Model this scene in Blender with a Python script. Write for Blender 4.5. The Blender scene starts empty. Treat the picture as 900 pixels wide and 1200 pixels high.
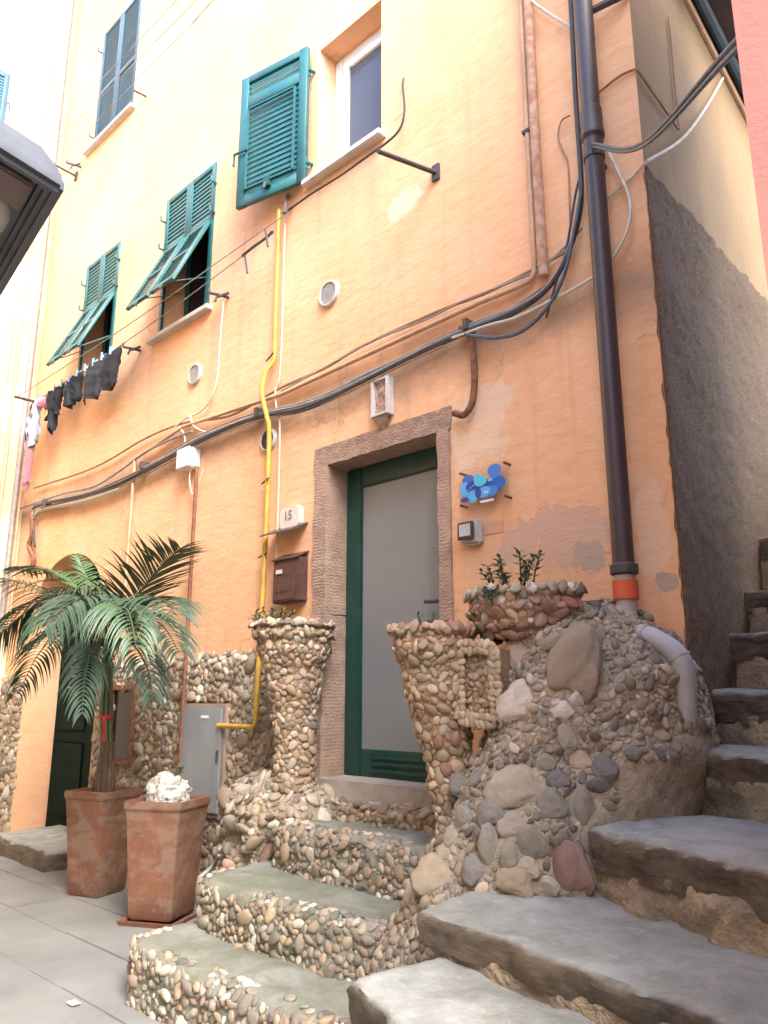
import bpy, bmesh, math, random
import numpy as np
from mathutils import Vector, Matrix, noise
from mathutils.bvhtree import BVHTree
random.seed(7); rng = np.random.default_rng(11)
S = bpy.context.scene; COL = S.collection
R = math.radians

# ------------------------------------------------------------------ camera
FPX, PITCH, YAW, CAM = 915.0, R(13.5), R(46.0), Vector((0, -3.6, 1.45))
FW = Vector((-math.cos(YAW)*math.cos(PITCH), math.sin(YAW)*math.cos(PITCH), math.sin(PITCH)))
RT = FW.cross(Vector((0, 0, 1))).normalized(); UP = RT.cross(FW)
cd = bpy.data.cameras.new('camera'); cam = bpy.data.objects.new('camera', cd); COL.objects.link(cam)
cd.sensor_fit = 'VERTICAL'; cd.sensor_height = 36; cd.lens = 36*FPX/1200; cd.clip_end = 2000; cd.clip_start = .05
m3 = Matrix((RT, UP, -FW)).transposed(); cam.matrix_world = Matrix.Translation(CAM) @ m3.to_4x4()
S.camera = cam
# ------------------------------------------------------------------ sky, sun, exposure
SUN_DIR = Vector((0.90, -0.28, 0.95)).normalized()           # towards the sun
w = bpy.data.worlds.new('World'); S.world = w; w.use_nodes = True
nt = w.node_tree; bgn = nt.nodes['Background']
sk = nt.nodes.new('ShaderNodeTexSky'); sk.sky_type = 'NISHITA'; sk.sun_disc = False
sk.sun_elevation = math.asin(SUN_DIR.z); sk.sun_rotation = math.atan2(SUN_DIR.x, SUN_DIR.y)
sk.air_density = 1.0; sk.dust_density = 2.6; sk.ozone_density = 1.0
nt.links.new(sk.outputs[0], bgn.inputs[0]); bgn.inputs[1].default_value = 0.15
sd = bpy.data.lights.new('sun', 'SUN'); sd.energy = 0.95; sd.angle = R(35); sd.color = (1, .97, .95)
sun = bpy.data.objects.new('sun', sd); COL.objects.link(sun); sun.rotation_euler = SUN_DIR.to_track_quat('Z', 'Y').to_euler()
S.view_settings.view_transform = 'Standard'; S.view_settings.look = 'None'
S.view_settings.exposure = 2.95; S.view_settings.gamma = 1.0; S.view_settings.use_curve_mapping = False
S.render.engine = 'CYCLES'

# ------------------------------------------------------------------ pixel helpers (a pixel is a direction; the plane gives the distance)
def ray(px, py): return FW + RT*((px-450)/FPX) + UP*((600-py)/FPX)
def F(px, py, y=0.0): v = ray(px, py); return CAM + v*((y-CAM.y)/v.y)
def ZP(px, py, z): v = ray(px, py); return CAM + v*((z-CAM.z)/v.z)
def XP(px, py, x): v = ray(px, py); return CAM + v*((x-CAM.x)/v.x)

# ------------------------------------------------------------------ materials
def nodes(name):
    m = bpy.data.materials.new(name); m.use_nodes = True
    return m, m.node_tree, m.node_tree.nodes['Principled BSDF']
def N(t, typ, **kw):
    n = t.nodes.new(typ)
    for k, v in kw.items():
        if k in n.inputs.keys() if isinstance(k, str) else False: n.inputs[k].default_value = v
        else: setattr(n, k, v)
    return n
def noise_(t, vec, scale, detail=5, rough=.55, dist=0):
    n = t.nodes.new('ShaderNodeTexNoise'); n.inputs['Scale'].default_value = scale
    n.inputs['Detail'].default_value = detail; n.inputs['Roughness'].default_value = rough; n.inputs['Distortion'].default_value = dist
    if vec is not None: t.links.new(vec, n.inputs['Vector'])
    return n.outputs['Fac']
def ramp(t, fac, a, b, c0=(0, 0, 0, 1), c1=(1, 1, 1, 1)):
    n = t.nodes.new('ShaderNodeValToRGB'); n.color_ramp.elements[0].position = a; n.color_ramp.elements[1].position = b
    n.color_ramp.elements[0].color = c0; n.color_ramp.elements[1].color = c1
    t.links.new(fac, n.inputs[0]); return n.outputs[0]
def mix(t, fac, a, b, mode='MIX'):
    n = t.nodes.new('ShaderNodeMix'); n.data_type = 'RGBA'; n.blend_type = mode
    for s, v in ((0, fac), (6, a), (7, b)):
        if isinstance(v, (int, float)): n.inputs[s].default_value = v
        elif isinstance(v, tuple): n.inputs[s].default_value = (*v[:3], 1)
        else: t.links.new(v, n.inputs[s])
    return n.outputs[2]
def mth(t, op, a, b=None, c=None, clamp=False):
    n = t.nodes.new('ShaderNodeMath'); n.operation = op; n.use_clamp = clamp
    for i, v in enumerate((a, b, c)):
        if v is None: continue
        if isinstance(v, (int, float)): n.inputs[i].default_value = v
        else: t.links.new(v, n.inputs[i])
    return n.outputs[0]
def bump(t, p, h, strength=.3, dist=.01, prev=None):
    n = t.nodes.new('ShaderNodeBump'); n.inputs['Strength'].default_value = strength; n.inputs['Distance'].default_value = dist
    t.links.new(h, n.inputs['Height'])
    if prev is not None: t.links.new(prev, n.inputs['Normal'])
    t.links.new(n.outputs[0], p.inputs['Normal']); return n.outputs[0]
def coords(t, kind='Object'): return t.nodes.new('ShaderNodeTexCoord').outputs[kind]
def gpos(t): return t.nodes.new('ShaderNodeNewGeometry').outputs['Position']
def mapping(t, vec, sc=(1, 1, 1), rot=(0, 0, 0)):
    n = t.nodes.new('ShaderNodeMapping'); n.inputs['Scale'].default_value = sc; n.inputs['Rotation'].default_value = rot
    t.links.new(vec, n.inputs[0]); return n.outputs[0]
def mat(name, c1, c2=None, scale=6, rough=.75, bs=.25, bscale=60, bd=.01, metal=0, lo=.35, hi=.65, spec=.5, stretch=(1, 1, 1), detail=6):
    m, t, p = nodes(name); c2 = c2 or tuple(x*.7 for x in c1)
    v = mapping(t, gpos(t), stretch)
    f = ramp(t, noise_(t, v, scale, detail), lo, hi)
    t.links.new(mix(t, f, c1, c2), p.inputs['Base Color'])
    p.inputs['Roughness'].default_value = rough; p.inputs['Metallic'].default_value = metal; p.inputs['Specular IOR Level'].default_value = spec
    if bs: bump(t, p, noise_(t, v, bscale, 4), bs, bd)
    return m

def facade_material(name, base, pale, patches, soot_shade_z=None, drips=()):
    m, t, p = nodes(name); g = gpos(t)
    sx = t.nodes.new('ShaderNodeSeparateXYZ'); t.links.new(g, sx.inputs[0]); X, Y, Z = sx.outputs
    big = ramp(t, noise_(t, g, .9, 6, .6), .35, .7)
    col = mix(t, big, base, pale)
    fine = noise_(t, mapping(t, g, (3, 3, 9), (0, .06, 0)), 2.2, 8, .65, .4)
    col = mix(t, mth(t, 'MULTIPLY', ramp(t, fine, .45, .75), .35), col, tuple(x*.72 for x in base))
    col = mix(t, mth(t, 'MULTIPLY', ramp(t, noise_(t, g, 7, 8, .7), .55, .75), .30), col, (.80, .62, .42))
    # vertical run-off streaks
    st = noise_(t, mapping(t, g, (9, 9, .35)), 1.0, 5, .6)
    col = mix(t, mth(t, 'MULTIPLY', ramp(t, st, .54, .74), .34), col, (.42, .29, .18))
    vor = t.nodes.new('ShaderNodeTexVoronoi'); vor.feature = 'DISTANCE_TO_EDGE'; vor.inputs['Scale'].default_value = .9
    vm = t.nodes.new('ShaderNodeVectorMath'); vm.operation = 'MULTIPLY_ADD'; nz = t.nodes.new('ShaderNodeTexNoise'); nz.inputs['Scale'].default_value = 2.5; nz.inputs['Detail'].default_value = 7; t.links.new(g, nz.inputs['Vector'])
    t.links.new(nz.outputs['Color'], vm.inputs[0]); vm.inputs[1].default_value = (.7, .7, .7); t.links.new(g, vm.inputs[2]); t.links.new(vm.outputs[0], vor.inputs['Vector'])
    ck = mth(t, 'MULTIPLY', ramp(t, vor.outputs['Distance'], .0015, .006, (1, 1, 1, 1), (0, 0, 0, 1)), ramp(t, noise_(t, g, 1.1, 3), .5, .6))
    col = mix(t, mth(t, 'MULTIPLY', ck, .55), col, (.30, .19, .11))
    if soot_shade_z is not None:  # soot along the cable run, deepened to paint in shade beneath the bundle
        d = mth(t, 'SUBTRACT', Z, soot_shade_z); wob = mth(t, 'MULTIPLY', mth(t, 'SUBTRACT', noise_(t, g, 2.5, 6, .7), .5), .5)
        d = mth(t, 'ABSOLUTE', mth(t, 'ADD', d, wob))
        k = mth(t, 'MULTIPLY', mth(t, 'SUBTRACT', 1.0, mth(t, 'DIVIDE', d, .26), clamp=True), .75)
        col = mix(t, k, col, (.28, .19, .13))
    dn = mth(t, 'MULTIPLY', mth(t, 'SUBTRACT', noise_(t, g, 5, 4), .5), .12)
    for (x, z, s0, e) in drips:
        dx = mth(t, 'ABSOLUTE', mth(t, 'SUBTRACT', mth(t, 'ADD', X, dn), x))
        a = mth(t, 'SUBTRACT', 1.0, mth(t, 'DIVIDE', dx, s0), clamp=True)
        dz = mth(t, 'SUBTRACT', z, Z); b = mth(t, 'MULTIPLY', mth(t, 'GREATER_THAN', dz, 0.0), mth(t, 'SUBTRACT', 1.0, mth(t, 'DIVIDE', dz, e), clamp=True))
        col = mix(t, mth(t, 'MULTIPLY', mth(t, 'MULTIPLY', a, b), .4), col, (.36, .28, .20))
    rough_patch = None
    n1 = mth(t, 'MULTIPLY', mth(t, 'SUBTRACT', noise_(t, g, 4.5, 9, .66), .5), 5.5)
    for (x, z, rx, rz, c, edge) in patches:
        dx = mth(t, 'DIVIDE', mth(t, 'SUBTRACT', X, x), rx); dz = mth(t, 'DIVIDE', mth(t, 'SUBTRACT', Z, z), rz)
        r2 = mth(t, 'ADD', mth(t, 'ADD', mth(t, 'POWER', dx, 2.0), mth(t, 'POWER', dz, 2.0)), n1)
        k = ramp(t, r2, .96-edge, 1.0+edge, (1, 1, 1, 1), (0, 0, 0, 1))
        col = mix(t, k, col, c if isinstance(c, tuple) else c)
        if edge < .1:
            rough_patch = k if rough_patch is None else mth(t, 'MAXIMUM', rough_patch, k)
    t.links.new(col, p.inputs['Base Color']); p.inputs['Roughness'].default_value = .88; p.inputs['Specular IOR Level'].default_value = .25
    b1 = bump(t, p, noise_(t, mapping(t, g, (1, 1, 2.6), (0, .08, 0)), 5, 9, .6), .38, .02)
    b1 = bump(t, p, noise_(t, g, 90, 3), .25, .004, b1)
    if rough_patch is not None: bump(t, p, mth(t, 'ADD', mth(t, 'MULTIPLY', rough_patch, -1.0), mth(t, 'MULTIPLY', mth(t, 'MULTIPLY', noise_(t, g, 55, 4), rough_patch), .6)), .45, .010, b1)
    return m
def P2(px, py): q = F(px, py); return q.x, q.z
bare = (.60, .40, .29); grey = (.46, .36, .28); palep = (.74, .50, .33); fade = (.72, .53, .37)
patches = [(*P2(560, 500), .28, .30, fade, .5), (*P2(565, 640), .14, .40, (.68, .42, .26), .35), (*P2(762, 610), .10, .26, palep, .25),
           (*P2(652, 632), .34, .17, bare, .03), (*P2(690, 655), .10, .10, grey, .03), (*P2(782, 682), .055, .05, grey, .03),
           (*P2(345, 690), .12, .25, (.68, .40, .22), .4), (*P2(470, 240), .25, .12, fade, .5), (*P2(735, 560), .05, .09, palep, .1)]
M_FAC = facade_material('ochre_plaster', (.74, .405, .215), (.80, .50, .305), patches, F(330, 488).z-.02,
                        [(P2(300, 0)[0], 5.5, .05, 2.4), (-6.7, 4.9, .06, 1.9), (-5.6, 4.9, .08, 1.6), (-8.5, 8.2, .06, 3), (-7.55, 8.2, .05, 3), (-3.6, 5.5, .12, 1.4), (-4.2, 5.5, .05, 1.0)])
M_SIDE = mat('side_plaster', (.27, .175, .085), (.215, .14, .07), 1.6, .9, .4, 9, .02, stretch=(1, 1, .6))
M_CREAM = facade_material('cream_plaster', (.78, .66, .46), (.70, .54, .36), [(XX, ZZ, .5, .5, (.66, .45, .26), .05) for XX, ZZ in ((-9.62, 4.2), (-9.62, 5.6), (-9.62, 7.4))], None)
M_PINK = mat('pink_plaster', (.38, .175, .15), (.33, .155, .135), 3, .9, .35, 70, .004)
M_REAR = mat('rear_plaster', (.70, .56, .40), (.64, .50, .34), 2, .9, .2, 40)
def render_mat():
    m, t, p = nodes('rough_brown_render'); g = gpos(t)
    a = ramp(t, noise_(t, g, 60, 6, .8), .35, .68); b = ramp(t, noise_(t, g, 2.2, 6, .6), .35, .7)
    c = mix(t, a, (.12, .075, .042), (.34, .23, .14)); c = mix(t, mth(t, 'MULTIPLY', b, .5), c, (.15, .10, .065))
    t.links.new(c, p.inputs['Base Color']); p.inputs['Roughness'].default_value = .95
    b1 = bump(t, p, noise_(t, g, 75, 6, .75), 1.0, .014); bump(t, p, noise_(t, g, 150, 2), .6, .006, b1)
    return m
M_RENDER = render_mat()
M_STONE = mat('tooled_stone', (.40, .27, .195), (.27, .18, .135), 14, .9, .9, 55, .02, stretch=(1, 1, 1.4))
def jamb_mat():
    m, t, p = nodes('tooled_jamb_stone'); g = gpos(t)
    f = noise_(t, g, 9, 7, .7)
    c = mix(t, ramp(t, f, .35, .65), (.43, .295, .215), (.29, .20, .15)); c = mix(t, mth(t, 'MULTIPLY', ramp(t, noise_(t, g, 60, 3), .5, .7), .35), c, (.44, .35, .27))
    t.links.new(c, p.inputs['Base Color']); p.inputs['Roughness'].default_value = .95
    wv = t.nodes.new('ShaderNodeTexWave'); wv.bands_direction = 'Z'; wv.inputs['Scale'].default_value = 14; wv.inputs['Distortion'].default_value = 6; wv.inputs['Detail Scale'].default_value = 3
    t.links.new(g, wv.inputs[0]); b1 = bump(t, p, wv.outputs['Fac'], .28, .010); bump(t, p, noise_(t, g, 70, 4), .6, .01, b1)
    return m
M_JAMB = jamb_mat()
M_MORTAR = mat('mortar', (.40, .345, .25), (.28, .24, .175), 18, .95, .9, 50, .02)
M_MORTAR_TAN = mat('tan_mortar', (.33, .22, .125), (.24, .16, .10), 12, .95, .8, 45, .02)
def tread_mat(name, c, moss, dark, amt):
    m, t, p = nodes(name); g = gpos(t)
    k = ramp(t, noise_(t, g, 4.5, 8, .65), .40, .62); a = mix(t, k, c, tuple(x*.72 for x in c))
    a = mix(t, mth(t, 'MULTIPLY', ramp(t, noise_(t, g, 3.1, 7, .7, .3), .42, .6), amt), a, moss)
    a = mix(t, mth(t, 'MULTIPLY', ramp(t, noise_(t, g, 16, 6, .75), .52, .75), .6), a, dark)
    t.links.new(a, p.inputs['Base Color']); p.inputs['Roughness'].default_value = .85
    b1 = bump(t, p, noise_(t, g, 12, 8, .7), .6, .02); bump(t, p, noise_(t, g, 80, 3), .4, .005, b1)
    return m
M_TREAD = tread_mat('mossy_concrete', (.26, .27, .23), (.14, .155, .085), (.11, .105, .08), .7)
def slate_mat():
    m, t, p = nodes('worn_slate'); g = gpos(t)
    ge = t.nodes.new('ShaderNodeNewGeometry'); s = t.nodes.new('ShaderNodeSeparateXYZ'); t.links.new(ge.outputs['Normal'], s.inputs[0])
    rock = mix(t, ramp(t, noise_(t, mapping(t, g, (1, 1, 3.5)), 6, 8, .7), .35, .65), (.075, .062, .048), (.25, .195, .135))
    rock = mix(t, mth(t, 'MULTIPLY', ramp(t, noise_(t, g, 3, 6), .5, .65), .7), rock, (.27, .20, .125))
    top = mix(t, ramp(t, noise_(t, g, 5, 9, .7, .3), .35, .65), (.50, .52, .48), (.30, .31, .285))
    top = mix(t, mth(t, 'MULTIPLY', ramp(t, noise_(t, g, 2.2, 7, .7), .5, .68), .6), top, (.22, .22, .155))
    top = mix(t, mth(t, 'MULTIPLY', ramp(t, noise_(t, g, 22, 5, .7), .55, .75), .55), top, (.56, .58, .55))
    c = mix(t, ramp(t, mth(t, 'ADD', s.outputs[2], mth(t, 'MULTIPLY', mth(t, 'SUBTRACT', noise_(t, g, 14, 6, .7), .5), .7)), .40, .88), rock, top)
    t.links.new(c, p.inputs['Base Color']); p.inputs['Roughness'].default_value = .75
    b1 = bump(t, p, noise_(t, mapping(t, g, (1, 1, 3)), 11, 10, .75), 1.0, .035); bump(t, p, noise_(t, g, 60, 6, .7), .6, .008, b1)
    return m
M_SLATE = slate_mat()
M_RISER = mat('riser_mortar', (.38, .30, .20), (.16, .135, .105), 5, .95, .9, 30, .03, detail=9)
M_THRESH = mat('threshold_stone', (.40, .36, .30), (.30, .27, .23), 8, .85, .4, 50)
M_PAVE = mat('paving_stone', (.235, .24, .228), (.175, .18, .172), 1.6, .8, .35, 35, .006, detail=8)
M_GROUND = mat('joint_sand', (.24, .24, .225), None, 9, .95, .4, 80)
M_GREEN = mat('green_shutter_paint', (.018, .118, .125), (.014, .095, .10), 9, .45, .12, 60, .003)
M_GREEN2 = mat('green_shutter_paint_pale', (.030, .10, .155), (.025, .08, .125), 9, .5, .12, 60, .003)
M_DGREEN = mat('door_green_paint', (.010, .062, .050), (.007, .045, .037), 7, .35, .08, 70, .003)
M_BLACKDOOR = mat('dark_arched_door', (.004, .015, .012), (.006, .019, .015), 5, .7, .1, 40, spec=.08)
M_WHITE = mat('white_frame_paint', (.78, .77, .76), (.70, .69, .68), 5, .5, .05, 60, .003)
M_SILL = mat('sill_marble', (.55, .53, .50), (.44, .42, .40), 9, .7, .2, 70)
M_DARKIN = mat('dark_interior', (.03, .028, .028), None, 4, .9, 0)
M_ROOMWALL = mat('room_wall', (.45, .30, .26), None, 2, .9, 0)
M_RUST = mat('rusty_iron', (.27, .115, .062), (.12, .055, .035), 26, .9, .8, 90, .006)
M_RUSTPIPE = mat('rusty_pipe', (.38, .17, .10), (.50, .36, .26), 16, .9, .8, 60, .008)
M_IRON = mat('dark_iron', (.045, .043, .05), (.07, .06, .06), 18, .6, .3, 80, .003)
M_BROWNPIPE = mat('brown_drain_paint', (.062, .046, .050), (.045, .034, .036), 3, .45, .06, 30, .003, stretch=(1, 1, .3))
M_ORANGE = mat('orange_sleeve', (.62, .115, .045), (.50, .095, .04), 10, .6, .1, 60)
M_GREYPVC = mat('grey_plastic_pipe', (.43, .43, .42), (.33, .33, .32), 6, .5, .1, 50)
M_YELLOW = mat('yellow_gas_paint', (.56, .37, .05), (.42, .27, .05), 12, .5, .15, 60, .004)
M_COND = mat('painted_conduit', (.55, .36, .22), (.42, .26, .16), 10, .7, .2, 60)
M_CABLEB = mat('black_cable', (.028, .028, .033), (.05, .048, .05), 15, .6, .1, 60)
M_CABLEG = mat('grey_cable', (.30, .29, .27), (.22, .20, .18), 15, .6, .1, 60)
M_CABLEW = mat('white_cable', (.62, .58, .50), (.5, .45, .37), 15, .6, .1, 60)
M_CABLEBL = mat('blue_grey_cable', (.07, .115, .16), (.05, .08, .11), 15, .5, .1, 60)
M_CABLEO = mat('painted_cable', (.40, .22, .11), (.25, .15, .09), 12, .7, .1, 60)
M_STEEL = mat('galvanised_steel', (.30, .335, .36), (.24, .27, .295), 4, .5, .15, 40, .004, metal=.25, stretch=(1, 1, .4))
M_GREYBOX = mat('grey_plastic', (.45, .44, .42), (.38, .37, .35), 8, .5, .05, 60)
M_BROWNBOX = mat('brown_mailbox_paint', (.115, .050, .038), (.07, .034, .028), 22, .6, .4, 60, .005)
M_PLATE = mat('enamel_plate', (.66, .62, .55), (.55, .50, .42), 14, .4, .1, 40)
M_INK = mat('grey_ink', (.17, .18, .20), None, 4, .7, 0)
M_TERRA = None
def terra():
    m, t, p = nodes('terracotta'); g = gpos(t)
    c = mix(t, ramp(t, noise_(t, g, 5, 6, .6), .35, .65), (.215, .094, .052), (.150, .068, .040))
    c = mix(t, mth(t, 'MULTIPLY', ramp(t, noise_(t, mapping(t, g, (1, 1, 1.6)), 4.5, 8, .7, .4), .48, .58), .5), c, (.25, .19, .14))
    c = mix(t, mth(t, 'MULTIPLY', ramp(t, noise_(t, g, 9, 6, .7), .58, .7), .6), c, (.22, .11, .075))
    t.links.new(c, p.inputs['Base Color']); p.inputs['Roughness'].default_value = .85
    bump(t, p, noise_(t, g, 40, 5), .25, .006); return m
M_TERRA = terra()
M_SOIL = mat('soil', (.05, .035, .025), None, 30, .95, .8, 60, .02)
def leafm(name, a, b, rough=.35):
    m, t, p = nodes(name); g = gpos(t)
    t.links.new(mix(t, ramp(t, noise_(t, g, 9, 4), .35, .65), a, b), p.inputs['Base Color'])
    p.inputs['Roughness'].default_value = rough; p.inputs['Subsurface Weight'].default_value = 0
    return m
M_PALM = leafm('palm_leaf', (.018, .056, .027), (.038, .080, .043), .5)
M_PALM2 = leafm('palm_leaf_fresh', (.040, .098, .036), (.062, .118, .052), .42)
M_STALK = leafm('palm_stalk', (.07, .125, .05), (.10, .10, .05), .5)
M_TRUNK = mat('palm_fibre', (.16, .11, .065), (.07, .05, .03), 25, .95, .9, 60, .02, stretch=(1, 1, .3))
M_SUCC = leafm('succulent_leaf', (.075, .130, .055), (.10, .15, .075), .45)
M_RED = mat('red_ribbon', (.55, .02, .03), None, 8, .6, .1)
M_CORAL = mat('white_porous_stone', (.62, .60, .56), (.40, .38, .35), 18, .9, .9, 45, .03)
def pane_mat():
    m, t, p = nodes('frosted_pane'); g = gpos(t)
    t.links.new(mix(t, ramp(t, noise_(t, g, 1.5, 3), .3, .7), (.235, .25, .245), (.20, .215, .215)), p.inputs['Base Color'])
    p.inputs['Roughness'].default_value = .32; p.inputs['Specular IOR Level'].default_value = .6
    return m
M_PANE = pane_mat()
def glass_mat(name, col=(.03, .035, .045), rough=.05):
    m, t, p = nodes(name); p.inputs['Base Color'].default_value = (*col, 1); p.inputs['Roughness'].default_value = rough; p.inputs['Specular IOR Level'].default_value = .2
    return m
M_WGLASS = glass_mat('window_glass', (.015, .016, .02), .15)
def clear_mat():
    m, t, p = nodes('clear_acrylic'); p.inputs['Base Color'].default_value = (.97, .95, .93, 1); p.inputs['Roughness'].default_value = .05
    p.inputs['Transmission Weight'].default_value = 1; p.inputs['IOR'].default_value = 1.1; return m
M_ACRYL = clear_mat()
M_LENS = mat('lamp_lens', (.55, .53, .47), (.45, .43, .38), 12, .3, .1)
M_LAMP = mat('lamp_paint', (.09, .105, .125), (.07, .08, .095), 8, .55, .15)
def cloth(name, c): return mat(name, c, tuple(x*.75 for x in c), 8, .95, .4, 120, .004)
def flat(name, c, r=.4): return mat(name, c, tuple(x*.95 for x in c), 3, r, 0)
def pebble_mat(name, src):
    m, t, p = nodes(name)
    if src == 'obj':
        oi = t.nodes.new('ShaderNodeObjectInfo'); col = oi.outputs['Color']
    else:
        at = t.nodes.new('ShaderNodeAttribute'); at.attribute_name = 'pcol'; col = at.outputs['Color']
    g = gpos(t)
    k = noise_(t, g, 42, 5, .65)
    c = mix(t, mth(t, 'MULTIPLY', ramp(t, k, .4, .7), .45), col, mix(t, 1.0, col, (.62, .58, .54), 'MULTIPLY'))
    v = ramp(t, mth(t, 'ABSOLUTE', mth(t, 'SUBTRACT', noise_(t, mapping(t, g, (1, 1, 2.6), (.5, .7, .2)), 11, 3, .5, .8), .5)), .0, .018, (1, 1, 1, 1), (0, 0, 0, 1))
    c = mix(t, mth(t, 'MULTIPLY', v, .16), c, (.60, .56, .50))
    # lime and dust on the stones
    c = mix(t, mth(t, 'MULTIPLY', ramp(t, noise_(t, g, 8, 7, .75), .42, .66), .50), c, (.23, .195, .145))
    c = mix(t, .16, c, (.30, .265, .21))
    t.links.new(c, p.inputs['Base Color']); p.inputs['Roughness'].default_value = .72; p.inputs['Specular IOR Level'].default_value = .4
    bump(t, p, noise_(t, g, 75, 6, .7), .55, .006); return m
M_PEB = pebble_mat('pebble', 'obj'); M_PEBS = pebble_mat('pebble_small', 'attr')

# ------------------------------------------------------------------ mesh helpers
def catmull(pts, k=6):
    pts = [Vector(p) for p in pts]
    if len(pts) < 3: return pts
    P = [pts[0]*2-pts[1]] + pts + [pts[-1]*2-pts[-2]]; out = []
    for i in range(1, len(P)-2):
        for j in range(k):
            s = j/k; a, b, c, d = P[i-1:i+3]
            out.append(.5*((2*b)+(c-a)*s+(2*a-5*b+4*c-d)*s*s+(3*b-a-3*c+d)*s**3))
    out.append(pts[-1]); return out
class MB:
    def __init__(s): s.v = []; s.f = []
    def add(s, v, f):
        o = len(s.v); s.v += [Vector(p) for p in v]; s.f += [tuple(i+o for i in q) for q in f]; return s
    def box(s, x0, x1, y0, y1, z0, z1):
        return s.add([(x, y, z) for x in (x0, x1) for y in (y0, y1) for z in (z0, z1)], [(0, 1, 3, 2), (4, 6, 7, 5), (0, 4, 5, 1), (2, 3, 7, 6), (0, 2, 6, 4), (1, 5, 7, 3)])
    def obox(s, O, U, V, W):
        O, U, V, W = map(Vector, (O, U, V, W))
        if U.cross(V).dot(W) < 0: V, W = W, V
        return s.add([O, O+W, O+V, O+V+W, O+U, O+U+W, O+U+V, O+U+V+W], [(0, 1, 3, 2), (4, 6, 7, 5), (0, 4, 5, 1), (2, 3, 7, 6), (0, 2, 6, 4), (1, 5, 7, 3)])
    def tube(s, pts, r, n=8, caps=True):
        pts = [Vector(p) for p in pts]; rr = r if isinstance(r, (list, tuple)) else [r]*len(pts)
        up = Vector((.13, .31, .94)); vs = []; fs = []
        t0 = (pts[1]-pts[0]).normalized(); a = t0.cross(up)
        if a.length < .05: a = t0.cross(Vector((1, 0, 0)))
        a.normalize()
        for i, p in enumerate(pts):
            tg = (pts[min(i+1, len(pts)-1)]-pts[max(i-1, 0)]).normalized()
            a = (a-tg*a.dot(tg)).normalized(); b = tg.cross(a)
            for j in range(n):
                th = 2*math.pi*j/n; vs.append(p+(a*math.cos(th)+b*math.sin(th))*rr[i])
        for i in range(len(pts)-1):
            for j in range(n):
                k = (j+1) % n; fs.append((i*n+j, i*n+k, (i+1)*n+k, (i+1)*n+j))
        if caps: fs.append(tuple(range(n-1, -1, -1))); fs.append(tuple((len(pts)-1)*n+j for j in range(n)))
        return s.add(vs, fs)
    def lathe(s, prof, c=(0, 0, 0), n=24, axis='z', sy=1.0):
        c = Vector(c); vs = []; fs = []
        for (r, h) in prof:
            for j in range(n):
                th = 2*math.pi*j/n; a, b = r*math.cos(th), r*math.sin(th)*sy
                vs.append(c+(Vector((a, b, h)) if axis == 'z' else Vector((a, h, b))))
        for i in range(len(prof)-1):
            for j in range(n):
                k = (j+1) % n; q = (i*n+j, i*n+k, (i+1)*n+k, (i+1)*n+j); fs.append(q if axis == 'z' else q[::-1])
        return s.add(vs, fs)
    def prism(s, poly, d):
        """poly: list of points; extruded by vector d"""
        poly = [Vector(p) for p in poly]; d = Vector(d); n = len(poly)
        return s.add(poly+[p+d for p in poly], [tuple(range(n)), tuple(range(2*n-1, n-1, -1))]+[(i, i+n, (i+1) % n+n, (i+1) % n) for i in range(n)])
    def grid(s, fn, nu, nv, wrap=False):
        vs = [fn(i/nu, j/nv) for j in range(nv+1) for i in range(nu+1)]
        return s.add(vs, [(j*(nu+1)+i, j*(nu+1)+i+1, (j+1)*(nu+1)+i+1, (j+1)*(nu+1)+i) for j in range(nv) for i in range(nu)])
    def build(s, name, m, parent=None, smooth=None, bev=0, seg=2, loc=None):
        me = bpy.data.meshes.new(name); org = worg(parent) if parent else Vector(loc or (0, 0, 0))
        me.from_pydata([tuple(p-org) for p in s.v], [], s.f)
        bm = bmesh.new(); bm.from_mesh(me); bmesh.ops.recalc_face_normals(bm, faces=bm.faces)
        if bev: bmesh.ops.bevel(bm, geom=[e for e in bm.edges if e.is_manifold and e.calc_face_angle(0) > .5], offset=bev, segments=seg, affect='EDGES', clamp_overlap=True)
        bm.to_mesh(me); bm.free()
        if smooth or bev: 
            me.polygons.foreach_set('use_smooth', [True]*len(me.polygons)); me.set_sharp_from_angle(angle=R(smooth if isinstance(smooth, (int, float)) and smooth > 1 else 45))
        me.materials.append(m); o = bpy.data.objects.new(name, me); COL.objects.link(o)
        if parent: o.parent = parent
        else: o.location = org
        return o
def worg(o):
    v = Vector((0, 0, 0))
    while o: v += o.location; o = o.parent
    return v
def thing(name, label, cat, loc=(0, 0, 0), group=None, kind=None):
    o = bpy.data.objects.new(name, None); COL.objects.link(o); o.location = loc; o.empty_display_size = .1
    return tag(o, label, cat, group, kind)
def tag(o, label=None, cat=None, group=None, kind=None):
    if label: o['label'] = label
    if cat: o['category'] = cat
    if group: o['group'] = group
    if kind: o['kind'] = kind
    return o
def fbm(p, f, o=4): return noise.fractal(Vector(p)*f, 1.0, 2.0, o)

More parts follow.
